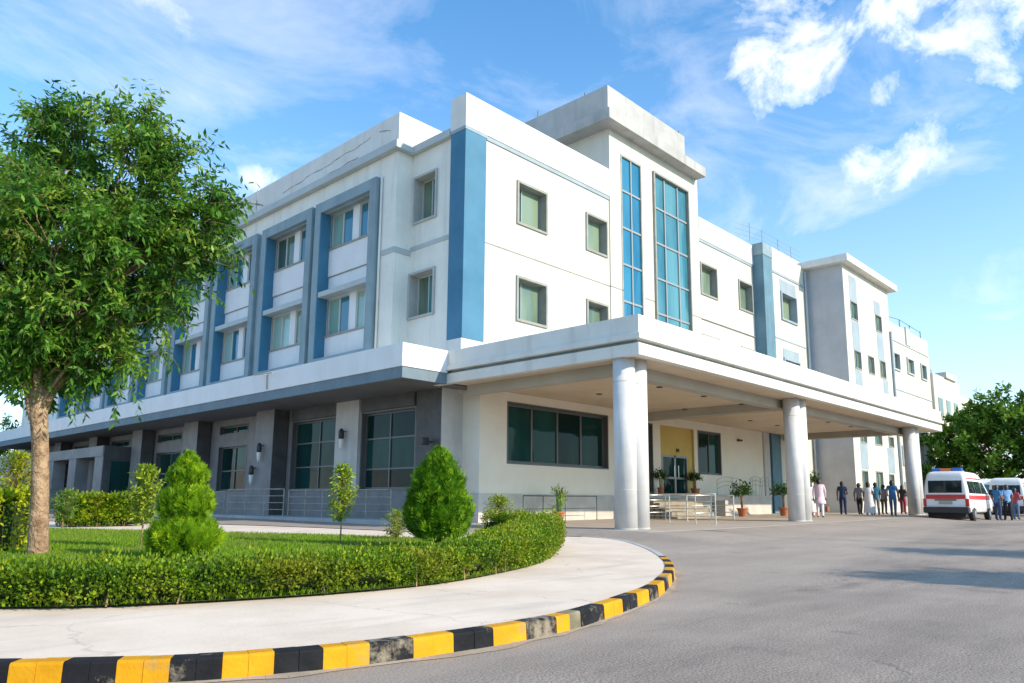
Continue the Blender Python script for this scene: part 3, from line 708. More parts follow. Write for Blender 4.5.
# right pylon and the projecting end bay
mb = MB(); mb.box(42.5, 43.75, 19.58, YF+.3, 0.2, 16.2); mb.build('blue_pylon', M['bluegrey'], bld)
mb = MB(); mb.box(42.47, 43.78, 19.55, YF+.3, 16.2, 16.95); mb.build('pylon_cap', M['greyblue'], bld)
W3 = [(45.0,47.4,12.5,14.4),(45.0,47.4,8.6,10.05)]
mb = MB(); facade(mb,'y',19.7,43.7,49.5,0.2,16.85,W3); mb.quad((43.7,19.7,16.85),(49.5,19.7,16.85),(49.5,30,16.85),(43.7,30,16.85)); mb.build('end_wall', M['white'], bld)
for h in W3: window(bld,'y',19.7,*h, depth=.4, surround=.12, proud=.1, mull=(.45,), frame='band', glass='glass')
for b in ((45.0,47.4,19.68,19.72,14.4,15.2),(45.0,47.4,19.68,19.72,10.05,10.67)):
    mb = MB(); mb.box(*b); mb.build('window_panel', M['band'], bld)
for b in ((43.76,49.4,19.65,19.71,15.4,15.56),(43.76,49.4,19.67,19.71,11.15,11.25)):
    mb = MB(); mb.box(*b); mb.build('string_course', M['band'], bld)
mb = MB(); mb.tube([(48.9,19.6,.3),(48.9,19.6,16.5)], .08, 8); mb.build('drainpipe', M['trim'], bld, smooth=True)
# roof railing
mb = MB()
for x in (41.5,43.2,45.5,47.5): mb.tube([(x,19.9,16.8),(x,19.9,18.0)], .02, 6)
for z in (17.3,17.6,17.95): mb.tube([(40.2,20.2,z-.2),(43.2,19.9,z),(48.5,19.7,z-.1)], .011, 6)
mb.build('roof_railing', M['winframe'], bld)
mb = MB(); mb.box(46.8, 53.5, 21.2, 27, 16.8, 18.3); mb.build('roof_room', M['parapet'], bld)

# canopy roof along the left wing
CL = 14.95
mb = MB(); mb.box(CL, CL+.18, 19.45, 74, 5.38, 6.17); mb.box(CL+.18, 16.925, 19.45, 19.63, 5.38, 6.17); mb.box(CL+.18, XM+.1, 19.63, 74, 5.72, 5.86)
mb.build('canopy_fascia', M['panel'], bld, bevel=.008)
mb = MB(); mb.box(CL+.04, CL+.2, 19.49, 73.9, 5.0, 5.38); mb.box(CL+.2, 16.925, 19.49, 19.65, 5.0, 5.38); mb.build('canopy_band', M['banddark'], bld)
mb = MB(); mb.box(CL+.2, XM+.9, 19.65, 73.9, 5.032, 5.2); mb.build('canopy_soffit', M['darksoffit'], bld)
# little aerial fixed on the fascia
mb = MB(); mb.tube([(CL-.03,28.3,5.45),(CL-.05,28.3,6.1)], .025, 6); mb.tube([(CL-.25,27.5,6.02),(CL-.25,29.0,6.08)], .022, 6); mb.tube([(CL-.05,28.3,6.05),(CL-.25,28.3,6.05)], .015, 6); mb.build('aerial', M['oldpaint'], bld)

# ground floor of the left wing
GW = 17.6
gl_w = [(21.93,25.41,1.38,4.5,(.52,),(.26,.66)), (27.08,30.78,1.38,4.5,(.45,),(.33,.68)), (34.93,38.0,1.38,3.7,(.5,),(.45,)), (42.6,46.0,1.38,3.7,(.5,),(.45,)), (50.4,53.6,1.38,3.7,(.5,),(.45,)), (57.5,61,1.38,3.7,(.5,),(.45,))]
hi_w = [(34.93,38.0,4.25,4.75),(42.6,46.0,4.25,4.75),(50.4,53.6,4.25,4.75),(57.5,61,4.25,4.75)]
mb = MB(); facade(mb,'x',GW,20.36,LEFT_END,1.32,5.03,[w[:4] for w in gl_w]+hi_w); mb.build('ground_wall', M['midgrey'], bld)
mb = MB(); facade(mb,'x',GW-.05,20.36,LEFT_END,.2,1.36); mb.quad((GW-.05,20.36,1.36),(GW-.05,LEFT_END,1.36),(GW+.02,LEFT_END,1.36),(GW+.02,20.36,1.36)); mb.build('plinth', M['midgrey'], bld)
for w in gl_w: window(bld,'x',GW,*w[:4],depth=.22,surround=.06,proud=.012,mull=w[4],trans=w[5],glass='glassdark',frame='alud',bar='alud',fw=.07)
for w in hi_w: window(bld,'x',GW,*w,depth=.22,surround=.06,proud=.012,mull=(.5,),glass='glassdark',frame='alud',bar='alud',fw=.06)
for a,b in ((21.95,25.3),(27.1,30.7)):
    mb = MB(); mb.box(GW-.12,GW+.05,a,b,4.52,5.03); mb.build('lintel_panel', M['darkgrey'], bld)
mb = MB(); mb.box(GW-.16, GW+.02, 25.43, 27.05, 1.36, 5.03); mb.build('wall_pier', M['lightgrey'], bld)
for y0, y1 in ((31.09,32.73),(38.9,40.6),(46.35,47.85),(54,55.5),(61.5,63)):
    mb = MB(); mb.box(16.84, GW-.06, y0+.012, y1, .3, 5.03); c = mb.build('wall_pier', M['midgrey'], bld)
    mb = MB(); mb.box(16.84+.01, GW-.06, y0-.005, y0+.01, .3, 5.03); mb.build('cladding', M['darkgrey'], c)
# end pier by the porch
mb = MB(); mb.box(GW-.08, GW+.02, 20.42, 21.8, .3, 5.03); mb.build('end_pier', M['darkgrey'], bld)
mb = MB(); mb.quad((GW,20.36,.2),(18.5,20.36,.2),(18.5,20.36,5.03),(GW,20.36,5.03)); mb.box(GW-.08,GW,20.36,20.42,.3,5.03); mb.build('end_pier_lit_side', M['lightgrey'], bld)  # same pier, sun-facing side; the light is put into its paler grey
# wall lamps and a camera
def wall_lamp(y, z, x=GW-.14):
    mb = MB(); mb.tube([(x,y,z+.22),(x-.14,y,z+.26),(x-.2,y,z+.12)], .025, 6); mb.lathe([(.10,0),(.115,.12),(.11,.32),(.05,.42)], (x-.2,y,z-.08), 10)
    w = mb.build('wall_lamp', M['iron'], bld, smooth=True)
    mb = MB(); mb.lathe([(.015,-.55),(.075,-.40),(.10,-.10),(.095,-.07)], (x-.2,y,z), 10); mb.build('lamp_glass', simple('frosted_lamp_glass',(.75,.75,.72),.3), w, smooth=True)
wall_lamp(26.3, 3.55, GW-.16); wall_lamp(31.9, 3.2, 16.84); wall_lamp(39.8, 3.2, 16.84); wall_lamp(32.5, 2.2, 16.84)
mb = MB(); mb.tube([(GW-.08,20.95,3.1),(GW-.3,20.95,3.1)], .03, 6); mb.box(GW-.55,GW-.25,20.86,21.05,2.98,3.24); mb.build('security_camera', M['blackplastic'], bld, bevel=.02)

# ground floor under the porch
GY = 19.45
holes = [(19.9,26.16,2.37,4.70),(28.3,29.62,1.4,4.62),(30.28,33.34,1.36,4.62),(33.7,36.08,2.4,4.62)]
mb = MB(); facade(mb,'y',GY,18.5,41.0,1.28,5.05,holes)
mb.quad((18.5,20.36,.2),(18.5,GY,.2),(18.5,GY,5.05),(18.5,20.36,5.05))
mb.build('porch_wall', M['cream'], bld)
mb = MB(); facade(mb,'y',GY-.03,18.47,41.0,.1,1.28); mb.quad((18.47,20.36,.1),(18.47,GY-.03,.1),(18.47,GY-.03,1.28),(18.47,20.36,1.28)); mb.quad((18.47,GY-.03,1.28),(41,GY-.03,1.28),(41,GY+.01,1.28),(18.47,GY+.01,1.28))
mb.build('porch_plinth', M['wains'], bld)
window(bld,'y',GY,*holes[0],depth=.25,surround=.05,proud=.02,mull=(.25,.5,.745),glass='glassdark',frame='alud',bar='alud',fw=.09)
window(bld,'y',GY,*holes[1],depth=.15,surround=.05,proud=.02,mull=(),glass='glassdark',frame='alud',bar='alud')
window(bld,'y',GY,*holes[3],depth=.15,surround=.07,proud=.02,mull=(.55,),glass='glassdark',frame='alud',bar='alud')
mb = MB(); facade(mb,'y',GY+.12,30.28,33.34,1.36,4.62,[(30.55,32.85,1.36,3.24)])
mb.quad((30.28,GY,1.36),(30.28,GY+.12,1.36),(30.28,GY+.12,4.62),(30.28,GY,4.62)); mb.quad((33.34,GY+.12,1.36),(33.34,GY,1.36),(33.34,GY,4.62),(33.34,GY+.12,4.62)); mb.quad((30.28,GY,4.62),(30.28,GY+.12,4.62),(33.34,GY+.12,4.62),(33.34,GY,4.62))
mb.build('door_surround', M['yellowwall'], bld)
mb = MB()
for a,b in ((30.55,30.63),(31.63,31.77),(32.77,32.85)): mb.box(a,b,GY+.1,GY+.2,1.36,3.24)
mb.box(30.63,32.77,GY+.1,GY+.2,3.14,3.24); mb.box(30.63,31.63,GY+.11,GY+.19,2.1,2.2); mb.box(31.77,32.77,GY+.11,GY+.19,2.1,2.2)
d = mb.build('entrance_door', M['alu'], bld)
mb = MB(); mb.quad((30.6,GY+.16,1.36),(31.7,GY+.16,1.36),(31.7,GY+.16,3.2),(30.6,GY+.16,3.2)); mb.build('pane', M['glassdark'], d)
mb = MB(); mb.quad((31.7,GY+.16,1.36),(32.8,GY+.16,1.36),(32.8,GY+.16,3.2),(31.7,GY+.16,3.2)); mb.build('pane', M['glassdark'], d)
for x in (31.52,31.88):
    mb = MB(); mb.tube([(x,GY+.04,2.2),(x,GY+.04,2.75)], .022, 6); mb.build('handle', M['steel'], d)
for b in ((31.85,32.05,GY+.06,GY+.12,3.42,3.58),(37.9,38.3,GY-.14,GY,4.32,4.42)):
    mb = MB(); mb.box(*b); mb.build('wall_fitting', M['iron'], bld)
# wall end beyond the porch: pier, blue strip window
mb = MB(); mb.box(41.0,41.7,GY-.1,YF+.2,.2,5.05); mb.build('end_pier', M['lightgrey'], bld)
mb = MB(); mb.box(41.7,42.5,GY+.3,GY+.5,.2,5.05); mb.build('strip_window', M['glassblue'], bld)
# entrance platform and steps
PY = 18.9
mb = MB(); mb.box(28.3, 40.6, PY, GY-.035, .1, 1.30); mb.box(28.25,40.65,PY-.05,GY-.036,1.30,1.37)
mb.build('entrance_platform', M['wains'], bld)
st = MB()
for i in range(5):
    z = 1.37-.2*(i+1); st.box(28.3, 32.0, PY-.30*(i+1), PY-.30*i-.055, .1, z)
st.build('entrance_steps', M['stone'], bld, bevel=.01)
mb = MB(); mb.box(34.0,34.3,PY-.7,PY-.06,.1,1.1); mb.build('ramp_wall', M['conc'], bld)
mb = MB(); mb.quad((34.3,PY-.7,.3),(38.8,PY-.7,.3),(38.8,PY-.06,.3),(34.3,PY-.06,.85)); mb.quad((34.3,PY-.7,.3),(34.3,PY-.06,.85),(34.3,PY-.06,.1),(34.3,PY-.7,.1)); mb.build('ramp', M['conc'], bld)
# iron railing on the platform with arched panels
mb = MB(); zt = 1.37
def rail_arch(x0, x1, h0, h1, y=PY+.04):
    n = 10
    for off in (0,.22,.44):
        mb.tube([(x0+(x1-x0)*t/n, y, zt+h0-off+(h1-h0)*(t/n)+.10*math.sin(math.pi*t/n)) for t in range(n+1)], .011, 6)
    for x,h in ((x0,h0),(x1,h1)): mb.tube([(x,y,zt),(x,y,zt+h)], .013, 6)
rail_arch(34.6,36.2,.75,.90); rail_arch(36.2,38.0,.90,.55); rail_arch(38.3,39.5,.95,.95); rail_arch(39.5,40.5,.95,.95)
for x in np.arange(38.5,40.4,.4): mb.tube([(x,PY+.04,zt),(x,PY+.04,zt+.95)], .009, 6)
tag(mb.build('iron_railing', M['winframe']), 'dark wrought iron railing with arched bars on the entrance platform', 'railing')

# ---------------------------------------------------------------- porch canopy
can = thing('entrance_canopy', 'big flat white porch canopy on paired round columns over the driveway', 'canopy', (0,0,0))
CX0, CX1, CY0, CY1 = 16.93, 46.9, 11.5, YF-.09
def ring(z0, z1, o, mat, name, th=.25, bev=.01):
    mb = MB(); x0,x1,y0 = CX0-o, CX1+o, CY0-o
    mb.box(x0,x1,y0,y0+th,z0,z1); mb.box(x0,x0+th,y0+th,CY1,z0,z1); mb.box(x1-th,x1,y0+th,CY1,z0,z1)
    return mb.build(name, mat, can, bevel=bev)
ring(5.62,6.16,.0,M['parapet'],'upper_fascia')
ring(5.46,5.62,.09,M['parapet'],'fascia_ledge',.34)
ring(5.36,5.46,-.12,M['greyblue'],'shadow_gap',.3,0)
ring(5.02,5.36,.0,M['parapet'],'lower_fascia',.25)
mb = MB(); mb.box(CX0+.25,CX1-.25,CY0+.25,GY+.05,5.06,5.34); mb.build('ceiling', M['soffit'], can)
mb = MB(); mb.box(CX0+.25,CX1-.25,CY0+.25,YF-.1,5.7,5.9); mb.build('roof', M['conc'], can)
mb = MB(); mb.box(CX0+.9,CX1-.9,12.75,13.2,4.72,5.06); mb.build('beam', M['beam'], can)
for x in (17.85,29.1,44.0):
    mb = MB(); mb.box(x-.25 if x>18 else x,x+.35,13.2,GY-.01,4.72,5.06); mb.build('beam', M['beam'], can)
for x in np.arange(19.5,45,3.1):
    for y in (14.5,17.2):
        mb = MB(); mb.lathe([(.12,0),(.12,.03)], (x,y,5.035), 12); mb.build('ceiling_downlight', M['iron'], can)
for x in (17.33,28.6,43.5):
    for dx in (0,.60):
        mb = MB(); prof=[(.315,0),(.315,4.82)]
        mb.lathe([(r, z*(5.06-.15)/4.82) for r,z in prof], (x+dx,12.3,.15), 32)
        cl_ = mb.build('column', M['column'], can, smooth=True)
        for jz in (1.32, 4.35):
            mb = MB(); mb.lathe([(.3162,0),(.3175,.004),(.3175,.016),(.3162,.02)], (x+dx,12.3,jz), 32); mb.build('joint_ring', M['wains'], cl_, smooth=True)
        mb = MB(); mb.lathe([(.325,0),(.325,.03),(.317,.05)], (x+dx,12.3,floor_z(x)-.005), 32); mb.build('base_ring', M['conc'], cl_)
for o in [o for o in can.children if o.name.startswith('column')]:
    for p in o.data.polygons: p.use_smooth = len(p.vertices) == 4

# ---------------------------------------------------------------- steel rails
def steel_rail(name, label, pts, h, zf, mids=(.35,.65), group=None, mat='steel', postn=None, r=.025):
    c = pts[0]; t = thing(name, label, 'railing', (c[0], c[1], zf(c[0],c[1])), 0, group)
    def L(p, z): return (p[0]-c[0], p[1]-c[1], zf(p[0],p[1])+z-zf(c[0],c[1]))
    mb = MB(); mb.tube([L(p,h) for p in pts], r*1.15, 8); mb.build('handrail', M[mat], t, smooth=True)
    for f in mids:
        mb = MB(); mb.tube([L(p,h*f) for p in pts], r*.75, 6); mb.build('bar', M[mat], t, smooth=True)
    for p in pts:
        mb = MB(); mb.tube([L(p,0),L(p,h)], r, 8); mb.lathe([(r*2.6,0),(r*2.6,.015)], L(p,0), 10); mb.build('post', M[mat], t, smooth=False)
    return t
fz = lambda x,y: floor_z(x)
RG = 'handrails on the porch floor'; GG = 'tube railings along the left wing'
steel_rail('steel_handrail','shiny steel handrail standing nearest the front column on the porch floor',[(23.4,15.6),(23.4,14.72),(23.45,13.7),(23.5,12.95)],1.02,fz,mids=(.25,.5,.75),r=.02,group=RG)
steel_rail('steel_handrail','steel handrail along the entrance steps, behind the handrail nearest the column',[(25.6,17.3),(27.2,17.3),(28.8,17.25)],1.0,fz,mids=(.3,.55,.8),group=RG)
steel_rail('steel_handrail','short steel handrail at the right end of the entrance steps',[(25.9,15.5),(27.6,15.4),(29.3,15.3)],.98,fz,mids=(.3,.6),group=RG)
steel_rail('pipe_handrail','thin dark pipe handrail along the cream wall behind the potted cactus',[(20.0,18.7),(21.2,18.8),(22.6,18.9),(24.6,18.9)],.95,fz,mids=(.5,),mat='iron',r=.016,group=RG)
steel_rail('pipe_handrail','bent dark pipe handrail just left of the front column',[(27.0,18.9),(27.0,18.0)],.95,fz,mids=(.5,),mat='iron',r=.018,group=RG)
pz = lambda x,y: .34
steel_rail('garden_railing','rusty pale tube railing under the two tall dark windows',[(16.9,22.4),(16.6,23.5),(16.4,24.6),(16.2,25.8),(16.05,26.8),(15.9,27.8)],1.05,pz,mids=(.25,.5,.75),mat='oldpaint',r=.020,group=GG)
steel_rail('garden_railing','tube railing left of the spiral young tree, in front of the grey pier',[(15.85,28.1),(15.7,29.4),(15.6,30.8),(15.6,32.4)],1.1,pz,mids=(.25,.5,.75),mat='oldpaint',r=.022,group=GG)
steel_rail('garden_railing','tube railing beside the left topiary, furthest left of the railings',[(15.6,32.8),(15.6,34.4),(15.6,36.0),(15.6,37.6)],1.0,pz,mids=(.3,.6),mat='oldpaint',r=.02,group=GG)

# ---------------------------------------------------------------- side portico on the left wing
por = thing('side_portico', 'dark grey flat roofed portico with square pillars at the far end of the left wing', 'portico', (15.4,48,0))
px0, py0 = 15.4, 48.2
def pbox(mb, x0,x1,y0,y1,z0,z1): mb.box(x0-15.4,x1-15.4,y0-48,y1-48,z0,z1)
mb = MB(); pbox(mb,15.4,17.55,48.2,74,3.5,4.1); mb.build('roof_beam', M['midgrey'], por)
for a,b in ((48.2,49.6),(53.0,54.4),(57.6,59.6),(63.5,65)):
    mb = MB(); pbox(mb,15.45,16.2,a,b,.3,3.5); mb.build('pillar', M['midgrey'], por)
mb = MB(); pbox(mb,15.47,17.5,48.16,48.2,.3,4.08); pw = mb.build('side_wall', M['darkgrey'], por)
mb = MB(); pbox(mb,15.9,17.3,48.12,48.155,1.3,3.2); mb.build('window', M['glassdark'], pw)
for a in (52.0,57.0,62.0):
    mb = MB(); pbox(mb,17.45,17.5,a,a+1.6,.5,3.2); mb.build('glazed_door', M['glassdark'], por)

# ---------------------------------------------------------------- stair block and far wings
sb = thing('stair_block', 'white four storey stair block with flat overhanging roof and grey window strips beyond the canopy', 'building', (49.3,17.25,0))
def sbox(mb, x0,x1,y0,y1,z0,z1): mb.box(x0-49.3,x1-49.3,y0-17.25,y1-17.25,z0,z1)
def local(mb, o): mb.v = [(a-o[0], b-o[1], c-o[2]) for a,b,c in mb.v]
SW = [(50.35,51.65,13.15,14.45),(55.2,56.5,13.15,14.42),(50.5,51.75,9.8,11.09),(53.1,54.3,9.8,11.09),(55.5,56.7,9.8,11.11),(50.6,51.8,4.88,5.6),(53.4,54.8,4.9,5.7),(56.2,57.3,4.9,5.7),(50.45,51.55,1.4,3.13),(53.1,54.45,1.4,3.15),(55.75,56.8,1.5,3.05)]
mb = MB(); facade(mb,'y',17.25,49.3,58.3,.1,16.72,SW); mb.quad((58.3,17.25,.1),(58.3,24,.1),(58.3,24,16.72),(58.3,17.25,16.72)); mb.quad((49.3,24,.1),(49.3,24,16.72),(58.3,24,16.72),(58.3,24,.1)); local(mb,(49.3,17.25,0)); mb.build('wall', M['white'], sb)
mb = MB(); facade(mb,'x',49.3,17.25,24,.1,16.72); local(mb,(49.3,17.25,0)); mb.build('side_wall', M['sideshade'], sb)
mb = MB(); sbox(mb,48.75,58.95,16.7,24.5,16.72,17.2); mb.build('roof', M['parapet'], sb, bevel=.02)
def window_l(par, off, *a, **k):
    before = set(par.children); w = window(par, *a, **k)
    for q in [w]+list(w.children): q.data.transform(Matrix.Translation((-off[0],-off[1],-off[2])))
    return w
for h in SW: window_l(sb,(49.3,17.25,0),'y',17.25,*h,depth=.10,surround=.08,proud=.04,mull=(.5,),glass='glass',fw=.05)
for x0,x1,z0,z1 in ((50.35,51.7,14.45,16.2),(55.1,56.4,14.42,15.4),(50.4,51.75,11.09,13.1),(55.3,56.6,11.11,13.1),(50.5,51.75,5.65,9.75),(56.0,57.0,5.75,9.75),(50.5,51.8,3.2,4.85),(55.8,57.2,3.1,4.85)):
    mb = MB(); sbox(mb,x0,x1,17.235,17.26,z0,z1); mb.build('strip_panel', M['band'], sb)
mb = MB(); mb.tube([(58.2-49.3,-.1,.1),(58.2-49.3,-.1,13.6)], .09, 8); mb.build('drainpipe', M['band'], sb, smooth=True)
mb = MB(); sbox(mb,49.22,58.2,17.2,17.24,7.0,7.04); mb.build('joint_line', M['winframe'], sb)

fw_ = thing('far_wing', 'white far wing with blue framed windows right of the stair block', 'building', (58.3,17.6,0)); FO=(58.3,17.6,0)
FW = [(59.7,61.25,11.0,12.42),(63.1,64.8,11.1,12.45),(66.75,68.25,11.1,12.47),(59.6,61.6,7.6,8.9),(63.3,64.9,7.6,8.9),(66.7,68.3,7.4,8.7),(60.2,61.8,3.8,5.3),(63.3,64.9,3.8,5.3),(66.7,68.2,3.8,5.3),(60.2,61.8,.9,2.6),(63.5,65,1.0,2.6)]
mb = MB(); facade(mb,'y',17.6,58.3,69.4,.1,14.7,FW); mb.quad((69.4,17.6,.1),(69.4,26,.1),(69.4,26,14.7),(69.4,17.6,14.7)); mb.quad((58.3,17.6,14.7),(69.4,17.6,14.7),(69.4,26,14.7),(58.3,26,14.7)); local(mb,FO); mb.build('wall', M['white'], fw_)
for h in FW: window_l(fw_,FO,'y',17.6,*h,depth=.14,surround=.12,proud=.1,mull=(.5,),glass='glass',frame='trim')
for nm,b in (('string_course',(58.4,69.3,17.55,17.61,13.3,13.42)),('string_course',(58.4,69.3,17.55,17.61,9.5,9.62)),('pilaster',(63.2,64.3,17.5,17.6,13.42,14.9))):
    mb = MB(); mb.box(*b); local(mb,FO); mb.build(nm, M['trim'], fw_)
mb = MB()
for x in (60,63.4,66,69): mb.tube([(x,18,14.7),(x,18,15.6)], .03, 6)
mb.tube([(60,18,15.3),(63.4,18,15.6),(69,18,15.5)], .02, 6); local(mb,FO); mb.build('roof_railing', M['iron'], fw_)
fb = thing('far_block', 'furthest low white block with flat roof behind the big green tree', 'building', (69.5,17.4,0)); FO=(69.5,17.4,0)
mb = MB(); mb.box(69.45,78,17.4,27,.1,12.0); mb.box(73.0,76.5,17.2,22,12.0,12.5); mb.box(78,95,17.5,27,.1,11.0); local(mb,FO); mb.build('wall', M['white'], fb)
for x in (70.5,73,75.5,80,83):
    for z in (8.6,5.0):
        mb = MB(); mb.box(x,x+1.3,17.36,17.42,z,z+1.4); local(mb,FO); mb.build('window', M['glass'], fb)
mb = MB()
for x in (70.2,72.2,76.5,79): mb.tube([(x,18.2,12.0),(x,18.2,12.7)], .03, 6)
mb.tube([(70.2,18.2,12.6),(72.2,18.2,12.7)], .02, 6); local(mb,FO); mb.build('roof_railing', M['iron'], fb)
# boundary wall beyond the left wing
mb = MB(); mb.box(-12,15.3,62,62.3,0,3.75); mb.box(-12.05,15.32,61.95,62.35,3.75,3.9); tag(mb.build('boundary_wall', M['parapet']), 'long white boundary wall far behind the portico and tree trunk', 'wall')
SKYSTR, SUNSTR, EXPO = .15, 4.4, .42
SKYTINT = (.66, 1.33, 1.62, 1); CLOUDCOL = (8.2, 8.2, 8.3); VEILCOL = (6.8, 6.8, 7.1, 1)
CLOUDS = [((.7795,.3194,.5389), .088,.064,.9,.6), ((.7829,.3464,.5169), .05,.036,0,.6), ((.8183,.2946,.4936), .04,.026,.5,.6), ((.8451,.1519,.5125), .12,.075,-.25,.65),
          ((.8864,.2314,.401), .072,.036,.35,.6), ((.8536,.2441,.4602), .046,.022,.9,.6), ((.4067,.8275,.387), .026,.016,0,.5), ((.2644,.8011,.537), .05,.02,-.4,.35)]
# ---------------------------------------------------------------- vegetation
RV = np.array([.681,-.732,0]); FV = np.array([.732,.681,0]); UP = np.array([0,0,1.])

def hedge(name, label, path, half, h, zf, n, leaf, mat='l_hedge', group=None, grow=None):
    """clipped hedge: dark solid core plus leaves over its sides and top"""
    P = resample(path, .12)
    t = thing(name, label, 'hedge', (P[0].x,P[0].y,zf(P[0].x,P[0].y)), 0, group); o0 = np.array([P[0].x,P[0].y,zf(P[0].x,P[0].y)])
    mb = MB(); rows = []
    for i,p in enumerate(P):
        tg = P[min(i+1,len(P)-1)]-P[max(i-1,0)]; tg.normalize(); nr = Vector((-tg.y,tg.x,0)); z = zf(p.x,p.y); hh = h*(grow(p.x) if grow else 1)
        w = half*.80; e = noise.noise(Vector((p.x*1.5,p.y*1.5,0)))*.04
        rows.append([p-nr*w*.55+Vector((0,0,z+.03)), p-nr*w+Vector((0,0,z+hh*.45)), p-nr*w*.9+Vector((0,0,z+hh*.80+e)), p+nr*w*.9+Vector((0,0,z+hh*.80+e)), p+nr*w+Vector((0,0,z+hh*.45)), p+nr*w*.55+Vector((0,0,z+.03))])
    for r in rows: mb.v += [tuple(np.array(q)-o0) for q in r]
    for i in range(len(rows)-1):
        for k in range(5): mb.f.append((i*6+k,i*6+k+1,i*6+7+k,i*6+6+k)); mb.m.append(0)
    mb.f.append(tuple(range(6))); mb.m.append(0); mb.f.append(tuple(range((len(rows)-1)*6,len(rows)*6))); mb.m.append(0)
    mb.build('dark_core', M['l_hedgein'], t)  # solid filler under the leaves; shade inside the hedge put into its dark colour
    A = np.array([[p.x,p.y] for p in P]); seg = len(P)-1
    ii = rng.integers(0,seg,n); f = rng.uniform(size=n); c = A[ii]*(1-f)[:,None]+A[ii+1]*f[:,None]
    tg = unit(A[ii+1]-A[ii]); nr = np.stack([-tg[:,1],tg[:,0]],1)
    # rounded-rectangle cross-section: choose side / top / end
    s = rng.uniform(0, 2*h+2*half, n); u = np.zeros(n); z = np.zeros(n); nx = np.zeros(n); nz = np.zeros(n)
    a = s < h; u[a] = -half; z[a] = s[a]; nx[a] = -1
    b = (s >= h)&(s < h+2*half); u[b] = s[b]-h-half; z[b] = h; nz[b] = 1
    d = s >= h+2*half; u[d] = half; z[d] = s[d]-h-2*half; nx[d] = 1
    lump = np.array([noise.noise(Vector((x*2.3,y*2.3,zz*3))) for x,y,zz in zip(c[:,0]+u,c[:,1],z)])
    lump2 = np.array([noise.noise(Vector((x*7,y*7,zz*8+4))) for x,y,zz in zip(c[:,0]+u,c[:,1],z)])
    depth = rng.uniform(-.10,.02,n)+lump*.07+lump2*.085
    low = np.clip((z-.0)/.12,0,1); depth -= (1-low)*.07*(nz==0)
    u += nx*depth; z += nz*depth*.8
    z = np.where(nz==0, z, z)+rng.normal(0,.012,n)
    zg = np.array([zf(x,y) for x,y in c])
    if grow: z = z*np.array([grow(x) for x in c[:,0]])
    u = u + nr[:,0]*0
    tone_h = np.clip(rng.normal(.35,.27,n)+lump*.40+lump2*.30,0,1)
    Pn = np.stack([c[:,0]+nr[:,0]*u, c[:,1]+nr[:,1]*u, zg+np.maximum(z,.02)],1)
    outw = np.stack([nr[:,0]*nx, nr[:,1]*nx, nz],1)
    U = unit(outw*.7+rand_dirs(n)*.8+UP*.45)*rng.uniform(.6,1.3,(n,1))*leaf
    V = unit(np.cross(U,rand_dirs(n)))*rng.uniform(.25,.42,(n,1))*leaf
    gap=np.array([noise.noise(Vector((x*2.6+7,y*2.6,0))) for x,y in c])
    keep=~((z<h*.34*(.4+1.6*np.clip(gap+.25,0,1)))&(nz==0)&(rng.uniform(size=n)<.85))
    stray=(nz==1)&(rng.uniform(size=n)<.035); Pn[stray,2]+=rng.uniform(.02,.10,stray.sum()); U[stray]=unit(U[stray]*.4+UP*leaf)*leaf*1.25
    Pn=Pn[keep];U=U[keep];V=V[keep];tone_h=tone_h[keep]
    m=max(40,n//60)                                   # leaves over both end faces
    for e,sg in ((0,-1),(len(P)-1,1)):
        q=P[e]; tq=(P[e]-P[max(e-1,0)]) if e else (P[1]-P[0]); tq.normalize(); tv=np.array([tq.x,tq.y,0])*sg; nv=np.array([-tq.y,tq.x,0])
        b_=np.array([q.x,q.y,zf(q.x,q.y)])+nv*rng.uniform(-half,half,(m,1))+UP*rng.uniform(.02,h,(m,1))+tv*rng.uniform(-.03,.09,(m,1))
        u_=unit(tv*.7+rand_dirs(m)*.8+UP*.4)*rng.uniform(.6,1.3,(m,1))*leaf
        Pn=np.concatenate([Pn,b_]); U=np.concatenate([U,u_]); V=np.concatenate([V,unit(np.cross(u_,rand_dirs(m)))*rng.uniform(.25,.42,(m,1))*leaf]); tone_h=np.concatenate([tone_h,rng.uniform(size=m)])
    cards('leaves', Pn-o0, U, V, M[mat], t, tone=tone_h)
    mb=MB()                                           # bare stems showing at the foot
    for k in range(0,len(P),2):
        for q in range(2):
            p=P[k]; tg=P[min(k+1,len(P)-1)]-P[max(k-1,0)]; tg.normalize(); nr_=Vector((-tg.y,tg.x,0)); b0=p+nr_*random.uniform(-half*.9,half*.9)+Vector((0,0,zf(p.x,p.y)))
            mb.tube([b0-Vector(o0),b0-Vector(o0)+Vector((random.uniform(-.06,.06),random.uniform(-.06,.06),h*.8))],[.009,.005],4,caps=False)
    mb.build('stems',M['bark'],t)
    return t

hp = offset_path(hf, .42)
hp = [p for p in hp] + [Vector((11.75,10.55,0)),Vector((11.85,10.95,0)),Vector((11.55,11.2,0)),Vector((11.1,11.05,0))]
hpath = smooth_closed([(p.x,p.y) for p in hp[::3]]+[(hp[-1].x,hp[-1].y)], 5, False)
hedge('border_hedge','low clipped yellow green hedge curving round the lawn edge beside the pale pavement', hpath, .40, .29, island_z, 185000, .034, grow=lambda x: 1+.75*smooth01((x-5)/6))
hedge('boxy_hedge','bright green clipped hedge in front of the dark side portico', [Vector((6.9,24.2,0)),Vector((8.9,24.1,0))], .55, .82, island_z, 16000, .09, group='boxy hedge blocks behind the lawn')
hedge('boxy_hedge','tall yellow green hedge block left of the big tree trunk', [Vector((1.9,15.75,0)),Vector((3.42,14.1,0))], .42, .93, island_z, 19000, .065, mat='l_yellow', group='boxy hedge blocks behind the lawn')

